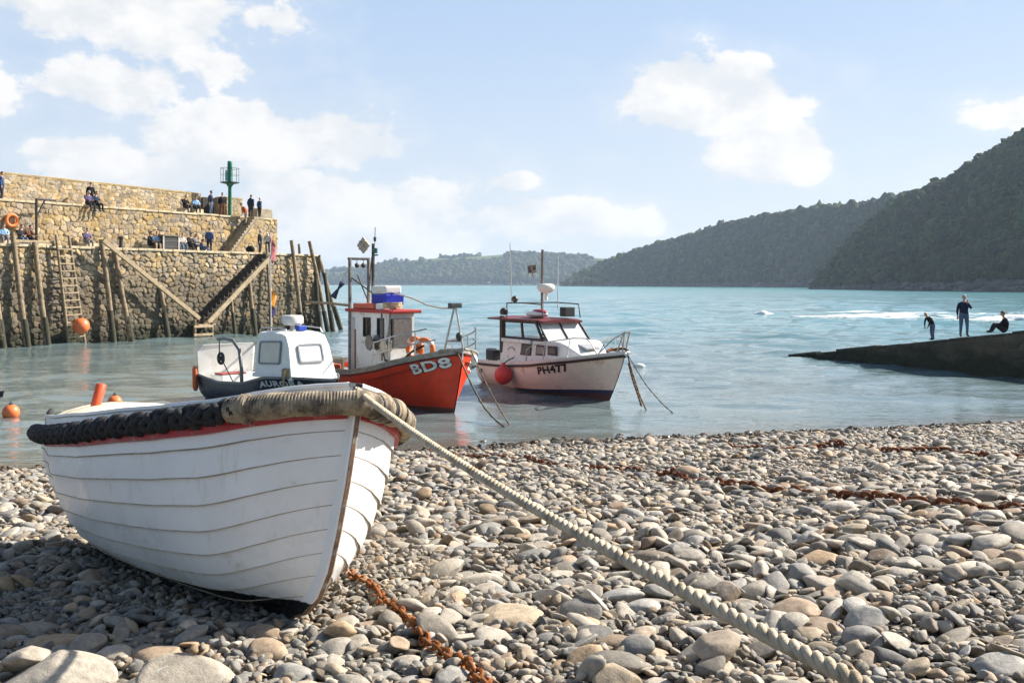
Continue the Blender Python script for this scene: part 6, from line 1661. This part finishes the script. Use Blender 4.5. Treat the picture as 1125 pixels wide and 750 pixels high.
def coast(name, label, spec, depth_back, seed, crown, n_crown, sub, rough, field=None, tree_top=1.0):
    """spec rows: px of the line of sight, shore distance, crest photo row, crest distance"""
    s = np.array(spec, float); px = np.linspace(s[0, 0], s[-1, 0], 260)
    ys = np.interp(px, s[:, 0], s[:, 1]); yc = np.interp(px, s[:, 0], s[:, 3]); zc = CZ - (np.interp(px, s[:, 0], s[:, 2]) - HY) / F * yc - crown * 1.1
    kx = (px - HX) / F
    P0 = np.stack([kx * ys, ys], -1); P1 = np.stack([kx * yc, yc], -1)
    nv = 90; vv = np.linspace(-.06, 1.5, nv)
    VV, UU = np.meshgrid(vv, np.arange(260), indexing='ij')
    P = P0[None] + (P1 - P0)[None] * np.minimum(VV, 1.0)[..., None]
    over = np.maximum(VV - 1, 0) * 2
    dirn = (P1 - P0) / np.linalg.norm(P1 - P0, axis=1, keepdims=True)
    P = P + dirn[None] * (over * depth_back)[..., None]
    prof = np.where(VV < 1, np.clip(VV, 0, 1) ** .92, 1.0)
    Z = zc[None] * prof - .0
    Z = np.where(VV < 0, VV * 60, Z)
    bump = (fbm(P[..., 0], P[..., 1], seed, 4, 1 / rough) - .5)
    Z = Z + bump * zc[None] * .15 * np.clip(VV * 4, 0, 1) * np.clip((1.05 - VV) * 4, 0, 1)
    ridge = np.abs(fbm(P[..., 0] - P[..., 1] * .4, P[..., 1] * .3 + Z * .2, seed + 2, 3, 1 / (rough * .45)) - .5)
    Z = Z - ridge * zc[None] * .16 * np.clip(VV * 3, 0, 1) * np.clip((1.0 - VV) * 3, 0, 1)
    Z = np.where((VV >= 0) & (VV < .10), Z * .55 + .6, Z)
    tn = np.zeros(P.shape[:2] + (3,))
    if field: 
        m_ = field(np.broadcast_to(px[None], VV.shape), VV, P); tn[..., 0] = m_
    V = np.concatenate([P, Z[..., None]], -1)
    o = np_mesh(name, V.reshape(-1, 3), grid_faces(nv, 260), hill_m, tn.reshape(-1, 3)); tag(o, kind='structure')
    # broken rock along the shore
    rr_ = np.random.RandomState(seed + 5); nr = 1500; ui = rr_.uniform(0, 258, nr); i0 = ui.astype(int); fu = (ui - i0)[:, None]
    pv0 = rr_.uniform(-.015, .085, nr) ; k0 = np.clip(((pv0 + .06) / 1.56 * 89), 0, 87).astype(int)
    Cr = V[k0, i0] * (1 - fu) + V[k0, i0 + 1] * fu; szr = min(rough / 120, 1.7) * np.exp(rr_.normal(-.2, .5, nr)); Br, Fr = SHAPES[(3, 2)]
    Vr = np.stack([SHAPES[(int(q) % NSH, 2)][0] for q in rr_.randint(NSH, size=nr)]) * (szr[:, None] * np.array((1.3, 1.3, .9))[None])[:, None, :] + Cr[:, None, :]
    o = np_mesh('shore_rocks', Vr.reshape(-1, 3), (Fr[None] + (np.arange(nr) * len(Br))[:, None, None]).reshape(-1, 3), rock_m, np.repeat(np.array([(.095, .085, .075)]) * rr_.uniform(.5, 1.5, (nr, 1)), len(Br), 0)); tag(o, 'grey rocks along the shore at the foot of the ' + name.replace('_', ' '), 'rocks', kind='stuff')
    # woodland over the slope
    rs = np.random.RandomState(seed + 40)
    ar = np.linalg.norm(np.cross(V[1:, :-1] - V[:-1, :-1], V[:-1, 1:] - V[:-1, :-1]), axis=-1)
    dens = np.ones_like(ar); vm = VV[:-1, :-1]; dens[(vm < .09) | (vm > 1.12)] = 0
    if field: dens *= np.clip(1 - 1.6 * tn[:-1, :-1, 0], 0, 1)
    dens *= .25 + .75 * sstep(.22, .42, fbm(P[:-1, :-1, 0], P[:-1, :-1, 1] + Z[:-1, :-1], seed + 9, 3, 1 / (rough * .3)))
    w = (ar * dens).ravel(); w /= w.sum()
    idx = rs.choice(len(w), n_crown, p=w); i, j = np.unravel_index(idx, ar.shape)
    a = rs.uniform(0, 1, n_crown)[:, None]; c_ = rs.uniform(0, 1, n_crown)[:, None]
    C = V[i, j] + (V[i + 1, j] - V[i, j]) * a + (V[i, j + 1] - V[i, j]) * c_
    B, Fb = ICO[sub]
    r = crown * np.exp(rs.normal(0, .26, n_crown)) 
    hgt = r * rs.uniform(.75, 1.35, n_crown)
    base = .78 * np.array([(.038, .062, .018), (.055, .080, .024), (.032, .046, .018), (.080, .086, .030), (.075, .066, .028)])
    tn = base[rs.choice(5, n_crown, p=[.3, .26, .2, .14, .10])] * (rs.uniform(.6, 1.4, n_crown) * (.6 + .8 * fbm(C[:, 0] + C[:, 2], C[:, 1], seed + 3, 3, 1 / (rough * .25))))[:, None]
    VV_, TT_ = [], []
    vars_ = []
    for k in range(10):
        q = rs.uniform(-1, 1, (5, 3)) * 3.2; ph = rs.uniform(0, 6, 5); d = 1 + sum(.13 * np.sin(B @ q[m_] * (1 + .5 * m_) + ph[m_]) for m_ in range(5)); d += rs.uniform(-.10, .10, len(B)); vars_.append(B * d[:, None])
    vs = np.array(vars_)[rs.randint(10, size=n_crown)]
    VW = vs * np.stack([r, r, hgt], -1)[:, None, :] + (C + np.stack([0 * r, 0 * r, hgt * .55], -1))[:, None, :]
    FF_ = Fb[None] + (np.arange(n_crown) * len(B))[:, None, None]
    o = np_mesh('woodland', VW.reshape(-1, 3), FF_.reshape(-1, 3), wood_m, np.repeat(tn, len(B), 0)); tag(o, label, 'woodland', kind='stuff')
near_spec = [(893, 690, 316, 705), (905, 672, 303, 716), (925, 650, 276, 735), (948, 628, 252, 745), (970, 606, 234, 740), (993, 580, 218, 725), (1020, 555, 206, 705), (1050, 530, 193, 690), (1085, 498, 171, 660), (1125, 466, 146, 630), (1200, 415, 100, 580), (1330, 350, 40, 520), (1500, 290, -20, 460)]
coast('near_hill', 'dark green woodland covering the nearest steep hillside on the right', near_spec, 160, 31, 1.9, 17000, 2, 120)
mid_spec = [(618, 1640, 314.5, 1700), (635, 1600, 304, 1690), (660, 1560, 291, 1660), (700, 1480, 276, 1600), (750, 1370, 262, 1500), (800, 1260, 246, 1390), (850, 1150, 237, 1290), (900, 1050, 230, 1200), (950, 960, 224, 1110), (1000, 880, 214, 1040), (1060, 800, 205, 960)]
coast('middle_hill', 'green woodland on the long middle headland', mid_spec, 250, 52, 2.9, 18000, 2, 260)
def far_field(px, vv, P):
    a = sstep(.72, .84, vv) * sstep(.42, .5, fbm(px * .03, vv * 6, 77, 3, 1)) 
    b_ = sstep(.93, .98, vv) * (1 - sstep(1.3, 1.5, vv))
    w = sstep(470, 430, px) * sstep(.45, .6, vv) * sstep(.45, .55, fbm(px * .05, vv * 9, 78, 2, 1))
    k = ((px > 528) & (px < 556)) * sstep(.86, .9, vv)
    return np.clip(np.maximum.reduce([a * .9, b_ * .55, w * .8, k * 1.]), 0, 1)
far_spec = [(300, 3500, 303, 4000), (355, 3300, 297, 3800), (400, 3100, 291, 3600), (440, 3000, 285, 3450), (480, 2900, 282, 3300), (520, 2850, 280, 3200), (560, 2800, 277, 3150), (600, 2750, 277.5, 3100), (640, 2700, 280, 3000), (680, 2600, 283, 2900), (720, 2500, 286, 2800)]
coast('far_hill', 'hazy blue green woodland on the farthest headland', far_spec, 400, 71, 5.2, 14000, 2, 420, far_field)

# ------------------------------------------------------------------ the sea
rows = [13.0]
while rows[-1] < 5200: rows.append(rows[-1] * 1.0058)
rows = np.array(rows); th = np.linspace(-1.15, 1.15, 560)
YY, TH = np.meshgrid(rows, th, indexing='ij'); XX = TH * YY
rs = np.random.RandomState(3); Zw = np.zeros_like(XX); spc = np.maximum(YY * .0058, 2.3 / 560 * YY)
calm = .6 + .5 * sstep(30, 75, YY + .9 * XX)       # sheltered water inside the harbour
for k in range(64):
    lam = 10 ** rs.uniform(math.log10(.30), math.log10(9)); a = rs.normal(R(205), R(34)); kk = 2 * math.pi / lam
    amp = .0048 * lam ** .95 * rs.uniform(.5, 1.2)
    fade = np.clip((lam / spc - 2.5) / 3, 0, 1)
    Zw += amp * fade * np.sin(kk * (XX * math.sin(a) + YY * math.cos(a)) + rs.uniform(0, 6.28) + 1.2 * (fbm(XX, YY, k % 5, 2, .12) - .5) * 2)
shore_d = np.clip((YY - shore_y(XX)) / 6, .08, 1)
swell = .16 * np.sin(.20 * (YY * .95 + XX * .25) + 2 * fbm(XX, YY, 6, 2, .03)) * sstep(60, 140, YY)
Zw = Zw * calm * shore_d * 1.0 + swell
sea_m, t, b = base_mat('sea_water')
v = t.pos(); px_, py_, pz_ = t.sep(v)
dist = t.math('ADD', py_, t.math('MULTIPLY', px_, .75))
big = t.noise(t.vmath('MULTIPLY', v, (.018, .06, .06)), 1.0, 5, .6, .4)
far = t.ramp(t.math('ADD', dist, t.math('MULTIPLY', t.math('SUBTRACT', big, .5), 60)), 34, 120)
c = t.mix(far, (.120, .165, .168), (.095, .225, .245))
c = t.mix(t.ramp(py_, 180, 900, 0, .8), c, (.040, .195, .190))
shal = t.ramp(t.math('SUBTRACT', py_, t.math('ADD', 22.8, t.math('MULTIPLY', px_, .29))), -.2, 3.0, .75, 0)
c = t.mix(shal, c, (.085, .075, .045))
# scraps of foam on the breaking swell well out from the slip
fo = t.noise(t.vmath('MULTIPLY', v, (.10, .5, .5)), 1.6, 7, .68, .3)
band = t.math('MULTIPLY', t.ramp(py_, 96, 106), t.ramp(py_, 135, 122)); band = t.math('MULTIPLY', band, t.ramp(px_, 34, 44))
foam = t.math('MULTIPLY', t.ramp(fo, .50, .60), band)
c = t.mix(foam, c, (.75, .77, .77))
t.put(b.inputs['Base Color'], c)
t.put(b.inputs['Roughness'], t.math('ADD', t.ramp(py_, 40, 500, .04, .2), t.math('MULTIPLY', foam, .6), clamp=True)); b.inputs['IOR'].default_value = 1.33; b.inputs['Specular IOR Level'].default_value = .5
r1 = t.noise(t.vmath('MULTIPLY', v, (1.0, 1.7, 1)), 3.0, 3, .5, .25); r2 = t.noise(t.vmath('MULTIPLY', v, (.35, .9, 1)), .55, 5, .6, .3); r3 = t.noise(t.vmath('MULTIPLY', v, (.05, .16, 1)), .5, 5, .6)
rip = t.ramp(dist, 22, 60, .5, 1.1)
h = t.math('ADD', t.math('MULTIPLY', r1, t.math('MULTIPLY', rip, .03)), t.math('MULTIPLY', r2, t.math('MULTIPLY', rip, .11)))
h = t.math('ADD', h, t.math('MULTIPLY', r3, t.ramp(py_, 80, 400, .15, 1.1)))
t.put(b.inputs['Normal'], t.bump(h, 1.0, 1.25))
V = np.stack([XX, YY, Zw], -1)
o = np_mesh('sea', V.reshape(-1, 3), grid_faces(len(rows), 560), sea_m); tag(o, kind='structure')
# breaking crests
foam_m, t, b = base_mat('foam')
t.put(b.inputs['Base Color'], t.mix(t.ramp(t.noise(t.pos(), 1.2, 6, .72), .30, .55), (.45, .56, .58), (.80, .82, .82))); b.inputs['Roughness'].default_value = .8
t.put(b.inputs['Normal'], t.bump(t.noise(t.pos(), 3, 5, .7), 1, .3))
def crest(label, px0, px1, py, hgt, wid, seed, peak=.5):
    Y = F * CZ / (py - HY); x0, x1 = PX(px0, Y), PX(px1, Y); n = max(24, int((x1 - x0) / .35)); P = []
    rs = np.random.RandomState(seed)
    for i in range(n + 1):
        k = i / n; x = x0 + (x1 - x0) * k; e = math.sin(math.pi * k) ** .6 * (.35 + .65 * math.exp(-((k - peak) / .22) ** 2)) * (.6 + .8 * float(fbm(x, 0, seed, 3, .6)))
        hh = hgt * e; y = Y + 1.2 * (float(fbm(x, 3, seed, 3, .15)) - .5) * 3
        row = []
        for j in range(11):
            a = math.pi * j / 10; rr = 1 + .5 * (float(fbm(x * 2, j, seed + 1, 2, 1)) - .5)
            row.append((x, y - wid * e ** .5 * math.cos(a) * rr, -.12 + .16 + (hh * math.sin(a) ** 1.4) * rr - .16 * (abs(math.cos(a)) ** 3)))
        P.append(row)
    m = MB(); m.grid(P); o = m.build('wave_foam', foam_m, None, 80); tag(o, label, 'wave', kind='stuff')
crest('small isolated breaking wave off the slipway end', 827, 853, 345.5, .55, 1.1, 1, .42)
crest('long white line of breaking foam beyond the slipway', 868, 1012, 348, .50, 1.6, 2, .78)
crest('white breaking foam behind the standing man on the right', 1046, 1180, 352, .75, 2.2, 3, .62)
crest('second low foam streak behind the white line', 905, 990, 343.5, .25, 1.0, 4, .5)
# weed and scraps along the waterline
wb_ = MB(); rs = np.random.RandomState(77)
for k in range(520):
    x = rs.uniform(-11, 15); y = shore_y(x) - abs(rs.normal(.35, .55)); 
    if y < 3: continue
    a0 = rs.uniform(0, 6.28); ln = rs.uniform(.10, .38); w = rs.uniform(.012, .035); P = []
    for i in range(6):
        px_ = x + math.cos(a0) * ln * i / 5 + rs.normal(0, .018); py_ = y + math.sin(a0) * ln * i / 5 + rs.normal(0, .018); z_ = surf(px_, py_) + .012
        P.append([(px_ - math.sin(a0) * w, py_ + math.cos(a0) * w, z_), (px_, py_, z_ + .018), (px_ + math.sin(a0) * w, py_ - math.cos(a0) * w, z_)])
    wb_.grid(P)
o = wb_.build('seaweed', M('dry_weed', (.045, .026, .014), .8, .5, 9, (.12, .06, .025), .4, 5), None, 60); tag(o, 'scraps of brown seaweed scattered along the waterline', 'seaweed', kind='stuff')
# ------------------------------------------------------------------ air
hm = bpy.data.materials.new('air'); hm.use_nodes = True; nt = hm.node_tree; nt.nodes.remove(nt.nodes['Principled BSDF'])
pv = nt.nodes.new('ShaderNodeVolumePrincipled'); pv.inputs['Color'].default_value = (.62, .79, 1.0, 1); pv.inputs['Density'].default_value = HAZE; pv.inputs['Anisotropy'].default_value = .2
nt.links.new(pv.outputs[0], nt.nodes['Material Output'].inputs['Volume'])
m = MB(); m.box((0, 2400, 80), (13400, 6000, 172)); o = m.build('haze', hm, None, None); tag(o, 'faint blue sea haze over the bay', 'haze', kind='stuff'); o.visible_shadow = True
